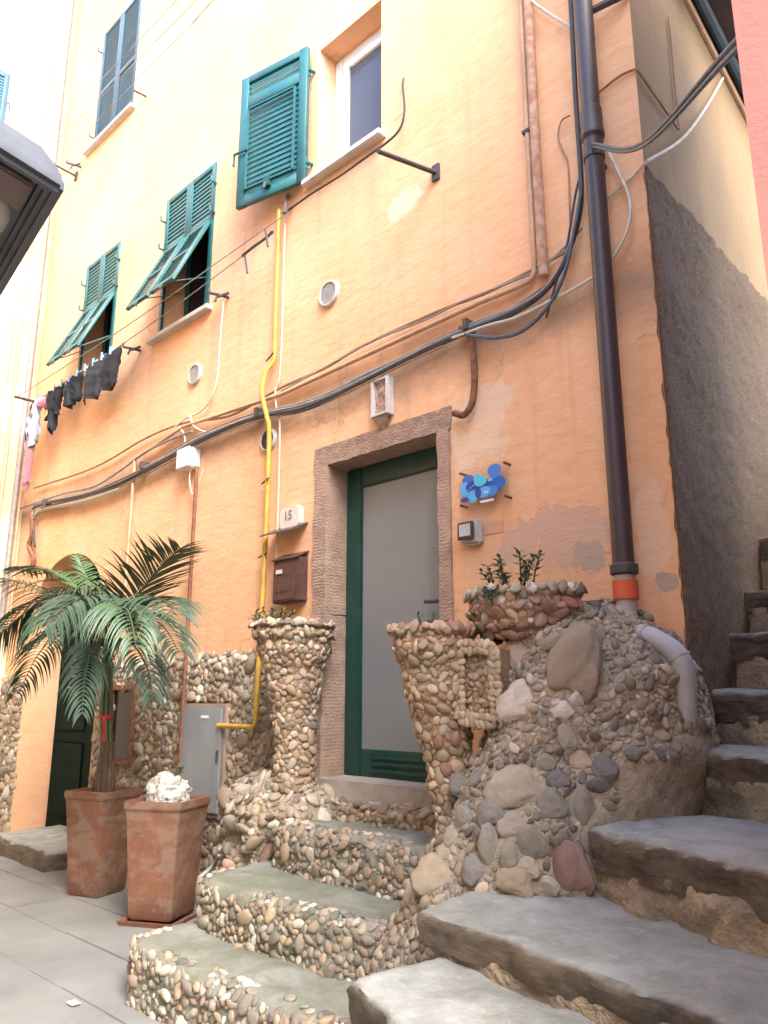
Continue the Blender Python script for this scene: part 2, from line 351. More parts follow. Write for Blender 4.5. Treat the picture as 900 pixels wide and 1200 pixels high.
# ------------------------------------------------------------------ pebbles
PROTO = []
for k in range(10):
    bm = bmesh.new(); bmesh.ops.create_icosphere(bm, subdivisions=2, radius=1)
    for v in bm.verts:
        d = 1+.30*noise.noise(v.co*1.1+Vector((k*7.3, 2, 1)))+(.16*noise.noise(v.co*2.3+Vector((k*3.1, 5, 9))))
        v.co *= d
    me = bpy.data.meshes.new('pebble'); bm.to_mesh(me); bm.free()
    me.polygons.foreach_set('use_smooth', [True]*len(me.polygons)); me.materials.append(M_PEB); PROTO.append(me)
PV = [np.array([v.co[:] for v in me.vertices]) for me in PROTO]; PF = np.array([p.vertices[:] for p in PROTO[0].polygons])
ROCK = []
for k in range(6):
    bm = bmesh.new(); bmesh.ops.create_icosphere(bm, subdivisions=4, radius=1)
    for v in bm.verts:
        q = v.co.copy(); d = 1+.28*noise.noise(q*.9+Vector((k*5.7, 1, 4)))+.16*noise.noise(q*2.2+Vector((k*2.9, 7, 3)))+.05*noise.noise(q*6+Vector((k, 7, 3)))
        # flatten a few facets so that it reads as a broken stone
        for nrm in (Vector((.8, .5, .2)), Vector((-.7, .6, -.3)), Vector((.1, -.9, .4)), Vector((.3, -.2, .93)), Vector((-.2, -.5, -.9))):
            dd = q.dot(nrm.normalized())
            if dd > .72: d *= (.72+.12*(dd-.72))/dd
        v.co *= d
    me = bpy.data.meshes.new('stone'); bm.to_mesh(me); bm.free()
    me.polygons.foreach_set('use_smooth', [True]*len(me.polygons)); me.materials.append(M_PEB); ROCK.append(me)
PAL = {
 'tan': [(.42, .30, .19), (.50, .39, .27), (.36, .25, .16), (.56, .46, .34), (.31, .22, .15), (.46, .34, .23), (.40, .33, .26)],
 'cream': [(.60, .50, .37), (.54, .42, .29), (.64, .55, .43), (.48, .36, .25), (.58, .44, .30)],
 'grey': [(.20, .195, .175), (.13, .13, .125), (.27, .25, .215), (.33, .29, .235), (.40, .35, .27), (.17, .16, .14), (.23, .21, .17), (.36, .27, .18), (.09, .09, .092)],
 'mixed': [(.44, .37, .29), (.30, .27, .235), (.52, .45, .36), (.22, .205, .18), (.60, .54, .46), (.36, .26, .18), (.48, .40, .30), (.16, .15, .14), (.40, .30, .22)],
 'pink': [(.42, .20, .155), (.36, .16, .13), (.50, .30, .235), (.45, .25, .19), (.30, .15, .125), (.54, .39, .30), (.48, .33, .25)],
 'white': [(.70, .67, .61), (.62, .58, .51), (.74, .71, .66), (.55, .48, .40)],
 'shell': [(.58, .49, .37), (.50, .40, .29), (.62, .55, .45), (.42, .33, .25), (.46, .42, .35), (.34, .30, .24)],
}
def pick(pal):
    c = random.choice(PAL[pal]); k = random.uniform(.60, 1.12); return tuple(min(.8, x*k*w_) for x, w_ in zip(c, (1.0, .97, .90)))
def tris_of(mbs, keep=None):
    T = []
    for mb in mbs:
        for f in mb.f:
            for i in range(1, len(f)-1):
                a, b, c = mb.v[f[0]], mb.v[f[i]], mb.v[f[i+1]]
                n = (b-a).cross(c-a)
                if n.length < 1e-9: continue
                if keep is None or keep((a+b+c)/3, n.normalized()): T.append((a[:], b[:], c[:]))
    return np.array(T)
def scatter(T, outward, classes, palf, pre=(), tight=.84):
    """dart throwing, big stones first. outward(p)->vector the normal must agree with; returns list of stones"""
    out = list(pre); pos = [np.array(s['p'][:]) for s in out]; rad = [s['r'] for s in out]
    A = T[:, 0]; B = T[:, 1]-A; Cc = T[:, 2]-A; nn = np.cross(B, Cc); ar = np.linalg.norm(nn, axis=1); nn /= ar[:, None]; cum = np.cumsum(ar/ar.sum())
    PP = np.zeros((9000, 3)); RR = np.zeros(9000); n = len(pos)
    for i in range(n): PP[i] = pos[i]; RR[i] = rad[i]
    for (r0, r1, cand) in classes:
        ti = np.minimum(np.searchsorted(cum, rng.random(cand)), len(A)-1); u = rng.random(cand); v = rng.random(cand); fl = u+v > 1; u[fl] = 1-u[fl]; v[fl] = 1-v[fl]
        Q = A[ti]+B[ti]*u[:, None]+Cc[ti]*v[:, None]; rr = r0+(r1-r0)*rng.random(cand)
        for q, r, k in zip(Q, rr, ti):
            if n:
                d = PP[:n]-q
                if ((d*d).sum(1) < ((RR[:n]+r)*tight)**2).any(): continue
            if n >= 8990: break
            N_ = Vector(nn[k])
            if N_.dot(outward(Vector(q))) < 0: N_ = -N_
            pl = palf(Vector(q), r)
            if pl is None: continue
            PP[n] = q; RR[n] = r; n += 1
            out.append(dict(p=Vector(q), n=N_, r=r, c=pick(pl) if isinstance(pl, str) else pl, pal=pl))
    return out
def stone_matrix(s):
    n = s['n']; a = n.cross(Vector((random.gauss(0, 1), random.gauss(0, 1), random.gauss(0, 1)))).normalized() if 'a' not in s else s['a']
    n2 = (n+Vector((random.gauss(0, .16), random.gauss(0, .16), random.gauss(0, .16)))).normalized(); a = (a-n2*a.dot(n2)).normalized(); b = n2.cross(a)
    r = s['r']; d = s.get('d') or (r*random.uniform(.98, 1.4), r*random.uniform(.68, .98), r*random.uniform(.36, .62))
    m = Matrix((a*d[0], b*d[1], n2*d[2])).transposed().to_4x4()
    return Matrix.Translation(s['p']+n*d[2]*s.get('lift', .05)) @ m
def view_size(s):
    return s['r']/max(.3, (s['p']-CAM).length)*(1 if s['n'].dot(CAM-s['p']) > 0 else .2)
def lay_stones(stones, parent, limit=300, name='pebble'):
    stones = sorted(stones, key=view_size, reverse=True); org = worg(parent)
    for s in stones[:limit]:
        me = random.choice(ROCK) if s.get('rock') else random.choice(PROTO)
        o = bpy.data.objects.new('stone' if s.get('rock') else name, me); COL.objects.link(o); o.parent = parent
        mm = stone_matrix(s); mm.translation -= org; o.matrix_local = mm; o.color = (*s['c'], 1)
    rest = stones[limit:]
    if rest:
        V = []; Fc = []; C = []
        for i, s in enumerate(rest):
            mm = np.array(stone_matrix(s)); pv = random.choice(PV)
            V.append(pv @ mm[:3, :3].T+mm[:3, 3]-np.array(org[:])); Fc.append(PF+i*len(pv)); C.append(np.tile(np.array([*s['c'], 1.0]), (len(pv), 1)))
        V = np.concatenate(V); Fc = np.concatenate(Fc); C = np.concatenate(C)
        me = bpy.data.meshes.new('pebbles'); me.vertices.add(len(V)); me.vertices.foreach_set('co', V.ravel().astype(np.float32))
        me.loops.add(len(Fc)*3); me.loops.foreach_set('vertex_index', Fc.ravel().astype(np.int32)); me.polygons.add(len(Fc)); me.polygons.foreach_set('loop_start', (np.arange(len(Fc))*3).astype(np.int32))
        me.update(calc_edges=True); me.polygons.foreach_set('use_smooth', [True]*len(Fc))
        at = me.color_attributes.new('pcol', 'FLOAT_COLOR', 'POINT'); at.data.foreach_set('color', C.ravel().astype(np.float32))
        me.materials.append(M_PEBS); o = bpy.data.objects.new('small_pebbles', me); COL.objects.link(o); o.parent = parent; o['kind'] = 'stuff'
def rough_block(poly, z0, z1, seed=0, aside=.02, atop=.008, rnd=.03, res=.05, freq=5, under=0.0):
    """an irregular block on a plan polygon (star-shaped about its centre)"""
    P = [Vector((x, y)) for x, y in poly]; per = []
    for i in range(len(P)):
        a, b = P[i], P[(i+1) % len(P)]; k = max(1, int((b-a).length/res))
        per += [a.lerp(b, j/k) for j in range(k)]
    c = sum(per, Vector((0, 0)))/len(per); n = len(per); mb = MB(); rows = []
    so = Vector((seed*3.7, seed*1.3, seed*2.1)); nzr = max(2, int((z1-z0-rnd)/res)+1)
    for j in range(nzr+1):
        z = z0+(z1-rnd-z0)*j/nzr; rows.append([(p, z, 1) for p in per])
    for ins, dz in ((.35, .12), (1, .45)):
        rows.append([(p+(c-p).normalized()*rnd*ins*.9, z1-rnd*(1-dz)*.6 if ins < 1 else z1-rnd*.12, .6) for p in per])
    big = max((p-c).length for p in per); k = max(4, int(big/(res*1.4)))
    base = [p+(c-p).normalized()*rnd for p in per]
    for i in range(1, k): rows.append([(b.lerp(c, i/k), z1, 0) for b in base])
    vs = []
    for row in rows:
        for (p, z, sd) in row:
            q = Vector((p.x, p.y, z))+so; d = (p-c).normalized()
            e = fbm(q, freq, 5)*aside*sd + (fbm(q, freq*3.3, 4)*aside*.75*sd)
            t_ = (z-z0)/(z1-z0); e -= under*sd*(1-t_)**1.5
            vs.append((p.x+d.x*e, p.y+d.y*e, z+fbm(q, 3, 4)*atop*(1 if z > z0+.02 else 0)*(2 if sd == 0 else 1)))
    fs = []
    for r in range(len(rows)-1):
        for i in range(n):
            j = (i+1) % n; fs.append((r*n+i, r*n+j, (r+1)*n+j, (r+1)*n+i))
    fs.append(tuple((len(rows)-1)*n+i for i in range(n))); mb.add(vs, fs); return mb

# ================================================================== ground
XC, XL = -1.53, -9.62                      # house corner on the alley, inner corner on the left
gm = MB(); gm.box(-30, 30, -30, 30, -.5, -.012)
ground = gm.build('ground', M_GROUND); tag(ground, 'grey paved floor of the narrow lane', 'ground', kind='structure')
sl = MB(); sl.box(0, .898, 0, .448, -.05, 0)
me0 = None; k = 0
y = -3.32
while y < -.02:
    x = -9.7 - random.random()*.5
    while x < -1.6:
        if me0 is None:
            o = sl.build('paving_slab', M_PAVE, ground, bev=.003); me0 = o.data
        else:
            o = bpy.data.objects.new('paving_slab', me0); COL.objects.link(o); o.parent = ground
        o.location = (x, y, random.uniform(-.003, .003)); o.rotation_euler = (random.gauss(0, .002), random.gauss(0, .002), 0); x += .9
    y += .45

# ================================================================== the ochre house
house = thing('ochre_house', 'tall ochre orange plastered house with green shutters and pebble covered base', 'house', (XC, 0, 0))
TOPZ = 11.6
DX0, DX1, DZ0, DZ1 = -4.155, -2.905, .70, 3.225
AX0, AX1, ASP, ATOP = -9.0, -7.30, 2.30, 2.965
W = dict(w0=(-8.62, -7.62, 8.27, 10.02), w1=(-8.42, -7.60, 5.02, 6.50), w2=(-6.62, -5.72, 4.97, 6.52), w3=(-4.23, -3.505, 5.56, 6.80), cel=(-6.86, -6.50, .95, 1.52))
holes = [(DX0, DX1, DZ0, DZ1), (AX0, AX1, 0, ATOP)]+list(W.values())
def wall_with_holes(x0, x1, z0, z1, holes, dep0, arch=None):
    mb = MB(); xs = sorted({x0, x1, *[h[0] for h in holes], *[h[1] for h in holes]}); zs = sorted({z0, z1, *[h[2] for h in holes], *[h[3] for h in holes]})
    for a, b in zip(xs, xs[1:]):
        for c, d in zip(zs, zs[1:]):
            mx, mz = (a+b)/2, (c+d)/2
            if any(h[0] < mx < h[1] and h[2] < mz < h[3] for h in holes): continue
            mb.add([(a, 0, c), (b, 0, c), (b, 0, d), (a, 0, d)], [(0, 1, 2, 3)])
    for h in holes:
        a, b, c, d = h; top = d; dep = dep0
        if arch and h == arch[0]: top = arch[1]; dep = .45
        mb.add([(a, 0, c), (a, dep, c), (a, dep, top), (a, 0, top)], [(0, 1, 2, 3)]); mb.add([(b, 0, c), (b, dep, c), (b, dep, top), (b, 0, top)], [(3, 2, 1, 0)])
        mb.add([(a, 0, c), (b, 0, c), (b, dep, c), (a, dep, c)], [(0, 1, 2, 3)])
        if top == d: mb.add([(a, 0, d), (b, 0, d), (b, dep, d), (a, dep, d)], [(3, 2, 1, 0)])
    if arch:
        (a, b, c, d), sp = arch; n = 28; dep = .45; cx = (a+b)/2; rx = (b-a)/2; rz = d-sp
        arc = [(cx-rx*math.cos(math.pi*i/n), sp+rz*math.sin(math.pi*i/n)) for i in range(n+1)]
        for p, q in zip(arc, arc[1:]):
            mb.add([(p[0], 0, p[1]), (q[0], 0, q[1]), (q[0], 0, d), (p[0], 0, d)], [(0, 1, 2, 3)])
            mb.add([(p[0], 0, p[1]), (q[0], 0, q[1]), (q[0], dep, q[1]), (p[0], dep, p[1])], [(0, 1, 2, 3)])
    return mb
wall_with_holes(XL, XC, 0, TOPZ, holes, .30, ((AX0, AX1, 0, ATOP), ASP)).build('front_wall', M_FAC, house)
# side wall up the alley with its own paint, and the brown rough render below
sw = MB(); sw.add([(XC, 0, 0), (XC, 9, 0), (XC, 9, TOPZ), (XC, 0, TOPZ)], [(0, 1, 2, 3)])
sw.add([(XC, 9, 0), (XC-.4, 9, 0), (XC-.4, 9, TOPZ), (XC, 9, TOPZ)], [(0, 1, 2, 3)])
sw.build('side_wall', M_SIDE, house)
pts = [(.004, 4.26), (.5, 4.24), (1.1, 4.20), (1.9, 4.13), (5, 3.95)]
def topz(y):
    for (a, b), (c, d) in zip(pts, pts[1:]):
        if y <= c: return b+(d-b)*(y-a)/(c-a)
    return pts[-1][1]
NU, NV = 110, 150
def rr(u, v):
    y = .004+4.6*u**1.5; z = v*(topz(y)+.05*fbm((y, 0, 3), 6, 4)); e = .018+.011*fbm((1, y*1.0, z), 18, 4)+.018*fbm((5, y, z), 1.8, 3)
    e = max(e, .004)
    if v >= 1 or u <= 0: e = -.002
    return (XC+e, y, z)
rmb = MB(); rmb.grid(rr, NU, NV); rmb.build('rough_render', M_RENDER, house, smooth=60)
def lap(u, v):
    z = .2+4.0*v; e = max(.001, .003+.014*fbm((3, 1, z), 9, 5)); return (XC-e*u, -.004-.003*(1-u), z)
rmb = MB(); rmb.grid(lap, 1, 160); rmb.build('ragged_corner', M_RENDER, house)
# overhanging eave up the alley, underside brown
a, b = XP(806, -8, XC), XP(876, 130, XC)
ev = MB(); dirv = (b-a).normalized(); p0 = a-dirv*1.5; p1 = b+dirv*3
ev.prism([p0, p1, p1+Vector((.34, 0, .03)), p0+Vector((.34, 0, .03))], (0, 0, .12)); eave = ev.build('eave', mat('eave_boards', (.085, .055, .05), (.06, .045, .045), 4, .9, .3, 30), house)
ev = MB(); ev.tube([p0+Vector((.06, 0, -.04)), p1+Vector((.06, 0, -.04))], .035, 8); ev.build('gutter', M_CABLEBL, house)
ev = MB(); ev.tube([p0+Vector((.015, -.10, -.12)), p1+Vector((.015, -.10, -.12))], .02, 6); ev.build('conduit', M_COND, house)
# door surround of tooled stone
def stone_piece(name, x0, x1, y0, y1, z0, z1, m=M_JAMB, parent=house, amp=.012, seed=1, res=.05):
    mb = MB(); 
    nx, ny, nz = [max(1, int((b-a)/res)) for a, b in ((x0, x1), (y0, y1), (z0, z1))]
    def dsp(p):
        p = Vector(p); s = Vector((seed*3.1, seed, 0)); e = fbm(p+s, 9, 4)*amp; g = fbm(p+s+Vector((9, 9, 9)), 9, 4)*amp
        return p+Vector((e*.7, g if p.y < y1-.01 else 0, e*.5))
    mb.grid(lambda u, v: dsp((x0+(x1-x0)*u, y0, z0+(z1-z0)*v)), nx, nz)
    mb.grid(lambda u, v: dsp((x0, y0+(y1-y0)*u, z0+(z1-z0)*v)), ny, nz); mb.grid(lambda u, v: dsp((x1, y0+(y1-y0)*u, z0+(z1-z0)*v)), ny, nz)
    mb.grid(lambda u, v: dsp((x0+(x1-x0)*u, y0+(y1-y0)*v, z0)), nx, ny); mb.grid(lambda u, v: dsp((x0+(x1-x0)*u, y0+(y1-y0)*v, z1)), nx, ny)
    return mb.build(name, m, parent, smooth=40)
stone_piece('door_jamb', -4.17, -4.035, -.022, .30, .72, 2.02, seed=1); stone_piece('door_jamb', -4.165, -4.032, -.018, .30, 2.025, 3.085, seed=2)
stone_piece('door_jamb', -3.005, -2.90, -.020, .30, .72, 1.9, seed=3); stone_piece('door_jamb', -3.0, -2.905, -.018, .30, 1.905, 3.085, seed=4)
stone_piece('door_lintel', -4.175, -2.89, -.014, .30, 3.088, 3.235, seed=5, m=M_STONE)
stone_piece('threshold', -4.02, -2.86, -.09, .30, .70, .957, M_THRESH, seed=6, amp=.008)
# the glazed green door
DY = .18
dm = MB()
dm.box(-4.03, -3.875, DY, DY+.06, .958, 3.085); dm.box(-3.16, -3.008, DY, DY+.06, .958, 3.085)
dm.box(-3.874, -3.161, DY+.002, DY+.058, 2.93, 3.084); dm.box(-3.874, -3.161, DY+.002, DY+.058, .959, 1.13)
door = dm.build('door', M_DGREEN, house, bev=.008)
pm = MB(); pm.box(-3.90, -3.13, DY+.02, DY+.035, 1.10, 2.96); pm.build('pane', M_PANE, door)
for i, z in enumerate((1.0, 1.045, 1.085)):
    pm = MB(); pm.box(-3.76, -3.22, DY-.016, DY+.004, z-.014, z+.014); pm.build('panel_moulding', M_DGREEN, door, bev=.006)
pm = MB(); pm.tube([(-3.10, DY, 2.04), (-3.10, DY-.05, 2.04), (-3.12, DY-.055, 2.045), (-3.24, DY-.055, 2.05)], .013, 8); pm.box(-3.13, -3.07, DY-.012, DY+.002, 1.93, 2.12); pm.build('handle', M_IRON, door, bev=.003)
# arched dark door with faint lettering
ad = MB(); n = 20; cx = (AX0+AX1)/2; AY = .38; arc = [(cx-.87*math.cos(math.pi*i/n), AY, ASP+.69*math.sin(math.pi*i/n)) for i in range(n+1)]
ad.prism([(AX0-.02, AY, 0)]+arc+[(AX1+.02, AY, 0)], (0, .05, 0)); adoor = ad.build('arched_door', M_BLACKDOOR, house)
for x0, x1, z0, z1 in ((-8.9, -8.25, .25, 1.0), (-8.9, -8.25, 1.12, 2.3), (-8.10, -7.42, .25, 1.0), (-8.10, -7.42, 1.12, 2.3)):
    b = MB(); b.box(x0, x1, AY-.016, AY, z0, z1); b.build('door_panel', M_BLACKDOOR, adoor, bev=.01)
lt = MB()
for r_, (zz, wd) in enumerate(((2.02, .20), (1.96, .24), (1.88, .16), (1.80, .22), (1.75, .22), (1.70, .20), (1.58, .06))):
    x = -8.72
    while x < -8.72+wd:
        l = random.uniform(.015, .04); lt.box(x, x+l, AY-.0195, AY-.0165, zz-.009, zz+.009); x += l+.012
lt.build('lettering', mat('faded_lettering', (.35, .30, .18)), adoor)
# cellar window
x0, x1, z0, z1 = W['cel']
f = MB(); e_ = .055
f.box(x0-e_, x0-.01, -.065, .08, z0-e_, z1+e_); f.box(x1+.01, x1+e_, -.065, .08, z0-e_, z1+e_); f.box(x0-.01, x1+.01, -.063, .078, z0-e_, z0-.01); f.box(x0-.01, x1+.01, -.063, .078, z1+.01, z1+e_)
win = f.build('cellar_window', M_RUST, house, bev=.004); g = MB(); g.box(x0-.02, x1+.02, -.03, -.02, z0-.02, z1+.02); g.build('pane', M_WGLASS, win)
# ------------------------------------------------------------------ shutters
def slat_mesh(m):
    mb = MB(); mb.box(-.5, .5, -.5, .5, -.5, .5); o = mb.build('slat', m); me = o.data; bpy.data.objects.remove(o); return me
SLAT = {M_GREEN: slat_mesh(M_GREEN), M_GREEN2: slat_mesh(M_GREEN2)}
def shutter(parent, O, U, V, w_, h_, panels, stile=.055, m=M_GREEN, th=.035, pitch=.045, name='shutter', cross=.05, tilt=-.22):
    """leaf from corner O spanned by unit vectors U (width), V (height); panels: list of (v0, v1) slatted openings in metres"""
    O, U, V = Vector(O), Vector(U).normalized(), Vector(V).normalized(); Nn = U.cross(V).normalized(); mb = MB()
    def bx(u0, u1, v0, v1, n0, n1): mb.obox(O+U*u0+V*v0+Nn*n0, U*(u1-u0), V*(v1-v0), Nn*(n1-n0))
    bx(0, stile, 0, h_, 0, th); bx(w_-stile, w_, 0, h_, 0, th); edges = [0]+[e for p in panels for e in p]+[h_]
    for e0, e1 in zip(edges[::2], edges[1::2]): bx(stile, w_-stile, e0, e1, .002, th-.002)
    leaf = mb.build(name, m, parent, bev=.004, seg=1); org = worg(leaf)
    for v0, v1 in panels:
        n = max(2, int(round((v1-v0)/pitch)))
        for i in range(n):
            c = O+U*(w_/2)+V*(v0+(i+.5)*(v1-v0)/n)+Nn*th*.5
            d = (V*math.cos(tilt)+Nn*math.sin(tilt)).normalized(); nn = U.cross(d).normalized()
            o = bpy.data.objects.new('slat', SLAT[m]); COL.objects.link(o); o.parent = leaf
            mm = Matrix((U*(w_-2*stile+.01), d*((v1-v0)/n*1.06), nn*.007)).transposed().to_4x4(); mm.translation = c-org; o.matrix_local = mm
    return leaf
X1, Z1, Y1 = Vector((1, 0, 0)), Vector((0, 0, 1)), Vector((0, 1, 0))
def sill(x0, x1, z, y0=-.07):
    b = MB(); b.box(x0, x1, y0, .20, z-.05, z); return b.build('window_sill', M_SILL, house, bev=.006)
def dark_room(k, m=M_DARKIN, y=.30):
    x0, x1, z0, z1 = W[k]; b = MB(); b.add([(x0-.01, y, z0), (x1+.01, y, z0), (x1+.01, y, z1), (x0-.01, y, z1)], [(0, 1, 2, 3)]); return b
def hinge(p, parent):
    b = MB(); b.tube([p, p+Vector((0, -.05, 0)), p+Vector((0, -.055, .05))], .011, 6); b.build('hinge', M_GREEN, parent)
for k in ('w1', 'w2'):
    x0, x1, z0, z1 = W[k]; hz = z0+(z1-z0)*.58 if k == 'w1' else 5.90; yb = .02; mid = (x0+x1)/2
    wn = dark_room(k).build('window', M_DARKIN, house)
    b = MB(); b.box(x0+.05, x0+.11, .24, .28, z0, z1); b.box(mid-.03, mid+.03, .24, .28, z0, z1); b.box(x1-.11, x1-.05, .24, .28, z0, z1); b.build('window_frame', M_GREEN, wn)
    b = MB(); b.box(x0+.11, mid-.03, .255, .265, z0, z1); b.box(mid+.03, x1-.11, .255, .265, z0, z1); b.build('pane', M_WGLASS, wn)
    for i, xa in enumerate((x0+.004, mid+.002)):
        wl = mid-x0-.006; leafh = z1-hz
        shutter(house, (xa, yb, hz), X1, Z1, wl, leafh-.004, [(.05, leafh-.06)], tilt=-.22)
        # outer frame stiles run down to the sill
        b = MB(); b.box(xa if i == 0 else xa+wl-.05, xa+.05 if i == 0 else xa+wl, yb-.034, yb, z0+.003, hz-.003); b.build('shutter_stile', M_GREEN, house, bev=.004)
        L = .86; free = Vector((0, -.345, hz-.79)) - Vector((0, yb, hz)); V = -free.normalized(); Of = Vector((xa+.02, yb-.01, hz-.006)) - V*(L)
        lf = shutter(house, Of, X1, V, wl-.05, L, [(.06, L*.48), (L*.48+.05, L-.06)], tilt=-.22, name='shutter_flap')
        b = MB(); b.tube([Of+Vector((wl*.5, -.02, .01)), Of+Vector((wl*.5, -.05, -.03)), Of+Vector((wl*.5+.03, -.04, -.05))], .008, 6); b.build('hook', M_IRON, lf)
        b = MB(); b.tube([Of+Vector((wl-.1, .02, .02)), Vector((xa+wl-.08, .02, z0+.35))], .006, 6); b.build('stay_rod', M_GREEN, lf)
    for z in (z1-.25, hz+.05): hinge(Vector((x0-.01, -.005, z)), house); hinge(Vector((x1+.01, -.005, z)), house)
    sill(x0-.12, x1+.06, z0-.003)
x0, x1, z0, z1 = W['w0']; wn = dark_room('w0').build('window', M_DARKIN, house); mid = (x0+x1)/2
for xa in (x0+.004, mid+.002):
    wl = mid-x0-.006; h_ = z1-z0-.008
    shutter(house, (xa, .03, z0+.004), X1, Z1, wl, h_, [(.06, h_*.42), (h_*.42+.07, h_-.06)], m=M_GREEN2, tilt=-.22)
for z in (z0+.15, z1-.3): hinge(Vector((x0-.01, -.005, z)), house)
sill(x0-.16, x1+.08, z0-.003)
# white window with one leaf thrown open
x0, x1, z0, z1 = W['w3']; wn = dark_room('w3', M_ROOMWALL, .62).build('window', M_ROOMWALL, house)
b = MB(); b.box(x0, x0+.09, .18, .25, z0, z1); b.box(x0+.09, x1, .182, .248, z1-.10, z1); b.box(x0+.09, x1, .182, .248, z0, z0+.10); b.box(x0+.105, x0+.175, .165, .225, z0+.105, z1-.105); b.box(x0+.175, x1, .167, .223, z0+.105, z0+.17); b.box(x0+.175, x1, .167, .223, z1-.17, z1-.105)
b.build('window_frame', M_WHITE, wn, bev=.006); b = MB(); b.box(x0+.17, x1, .19, .20, z0+.15, z1-.15); b.build('pane', glass_mat('reflecting_glass', (.10, .105, .13), .04), wn)
b = MB(); b.box(x0+.28, x0+.30, .40, .42, z0, z1); 
sill(x0-.11, x1+.05, z0-.003, -.08)
H0 = F(366, 138); U = (Vector((-5.035, -.19, 0))-Vector((-4.325, -.03, 0))).normalized()
leaf3 = shutter(house, Vector((-5.03, -.195, 5.545)), -U, Z1, .735, 1.31, [(.10, .98), (1.08, 1.24)], stile=.085, tilt=-.22, pitch=.052, th=.045, m=M_GREEN)
LN = (-U).cross(Z1)
b = MB(); o_ = Vector((-5.03, -.195, 5.545)); b.obox(o_-U*.10+Z1*.13+LN*.045, -U*.53, Z1*.02, LN*.02); b.obox(o_-U*.10+Z1*.93+LN*.045, -U*.53, Z1*.02, LN*.02); b.obox(o_-U*.10+Z1*.13+LN*.045, -U*.02, Z1*.82, LN*.02); b.obox(o_-U*.61+Z1*.13+LN*.045, -U*.02, Z1*.82, LN*.02); b.build('flap_moulding', M_GREEN, leaf3, bev=.003)
b = MB(); b.obox(o_-U*.32+Z1*.07+LN*.045, -U*.07, Z1*.10, LN*.03); b.tube([o_-U*.36+Z1*.10+LN*.08, o_-U*.36+Z1*.03+LN*.10], .012, 6); b.build('latch', M_DGREEN, leaf3, bev=.004)
b = MB(); b.tube([o_-U*.02+Z1*.52+LN*.07, o_+U*.03+Z1*.53+LN*.06, o_+U*.03+Z1*.42+LN*.06], .012, 6); b.tube([o_-U*.02+Z1*.52+LN*.07, o_-U*.13+Z1*.52+LN*.07], .012, 6); b.build('latch', M_GREEN, leaf3)
for z in (5.72, 6.62):
    b = MB(); b.tube([(-4.29, 0, z), (-4.30, -.05, z), (-4.32, -.06, z)], .014, 6); b.box(-4.345, -4.305, -.075, -.03, z-.05, z+.05); b.build('hinge', M_GREEN, house)
# vents and their grilles
def vent(px, py, r, group=None):
    c = F(px, py); v = MB(); v.lathe([(r, 0), (r, -.022), (r*.93, -.03), (r*.84, -.03), (r*.84, -.012), (.0, -.010)], c, 28, 'y')
    o = v.build('vent', M_SILL, house, smooth=30); g = MB(); k = 7
    for i in range(-k, k+1):
        h = i/k*r*.8; l = math.sqrt(max(0, (r*.82)**2-h*h))
        if l > .008: g.box(c.x+h-.0025, c.x+h+.0025, c.y-.020, c.y-.011, c.z-l, c.z+l); g.box(c.x-l, c.x+l, c.y-.0215, c.y-.0125, c.z+h-.0025, c.z+h+.0025)
    g.build('vent_grille', M_GREYBOX if py < 500 else M_IRON, o)
vent(387, 345, .105); vent(230, 439, .10); vent(316, 516, .095)

# ------------------------------------------------------------------ pebble plinth of the house
PZ = 1.80
def plinth(x0, x1, z1, skips, limit, seed):
    mb = MB(); nx, nz = int((x1-x0)/.06), int(z1/.06)
    mb.grid(lambda u, v: (x0+(x1-x0)*u, (-.035+.016*fbm((x0+(x1-x0)*u, seed, z1*v), 4, 4)) if 0 < v < 1 and 0 < u < 1 else -.002, (z1+.02*fbm((x0+(x1-x0)*u, 5, 5), 5, 3)*(v == 1))*v), nx, nz)
    o = mb
    def keep(c, n): return not any(a < c.x < b_ and c_ < c.z < d for a, b_, c_, d in skips)
    if skips:
        m2 = MB(); m2.v = mb.v; m2.f = [f for f in mb.f if keep(sum((mb.v[i] for i in f), Vector())/len(f), None)]; mb = m2
    ob = mb.build('plinth', M_MORTAR, house, smooth=60)
    T = tris_of([mb], lambda c, n: True)
    st = scatter(T, lambda p: Vector((0, -1, 0)), [(.055, .07, 26), (.034, .046, 700), (.024, .032, 9000), (.016, .022, 16000), (.010, .014, 12000)],
                 lambda p, r: random.choices(['mixed', 'tan', 'white', 'grey', 'pink'], [5, 3, 1.1, 1.2, .35])[0], tight=.86)
    lay_stones(st, ob, limit); return ob
plinth(-7.24, -4.18, PZ, [(-6.9, -6.46, .91, 1.56), (-5.66, -5.06, .60, 1.42)], 300, 2)
plinth(XL+.02, -9.02, PZ-.1, [], 60, 3)

# ================================================================== neighbours
# cream house on the left: its wall turns towards the viewer
ch = thing('cream_house', 'pale cream plastered house wall meeting the ochre house at the inner corner', 'house', (XL, -2, 0))
b = MB(); b.add([(XL, 0.02, 0), (XL, -2.6, 0), (XL, -2.6, 13), (XL, 0.02, 13)], [(0, 1, 2, 3)]); b.add([(XL, -2.6, 0), (XL-4, -2.6, 0), (XL-4, -2.6, 13), (XL, -2.6, 13)], [(0, 1, 2, 3)]); b.build('wall', M_CREAM, ch)
shutter(ch, (XL+.015, -1.30, 8.25), (0, 1, 0), Z1, .52, 1.22, [(.08, .55), (.62, 1.14)], m=M_GREEN2, stile=.07)
b = MB(); b.tube([(XL+.03, -.80, 9.05), (XL+.03, -.74, 9.05), (XL+.03, -.74, 8.98)], .012, 6); b.build('hinge', M_GREEN2, ch)
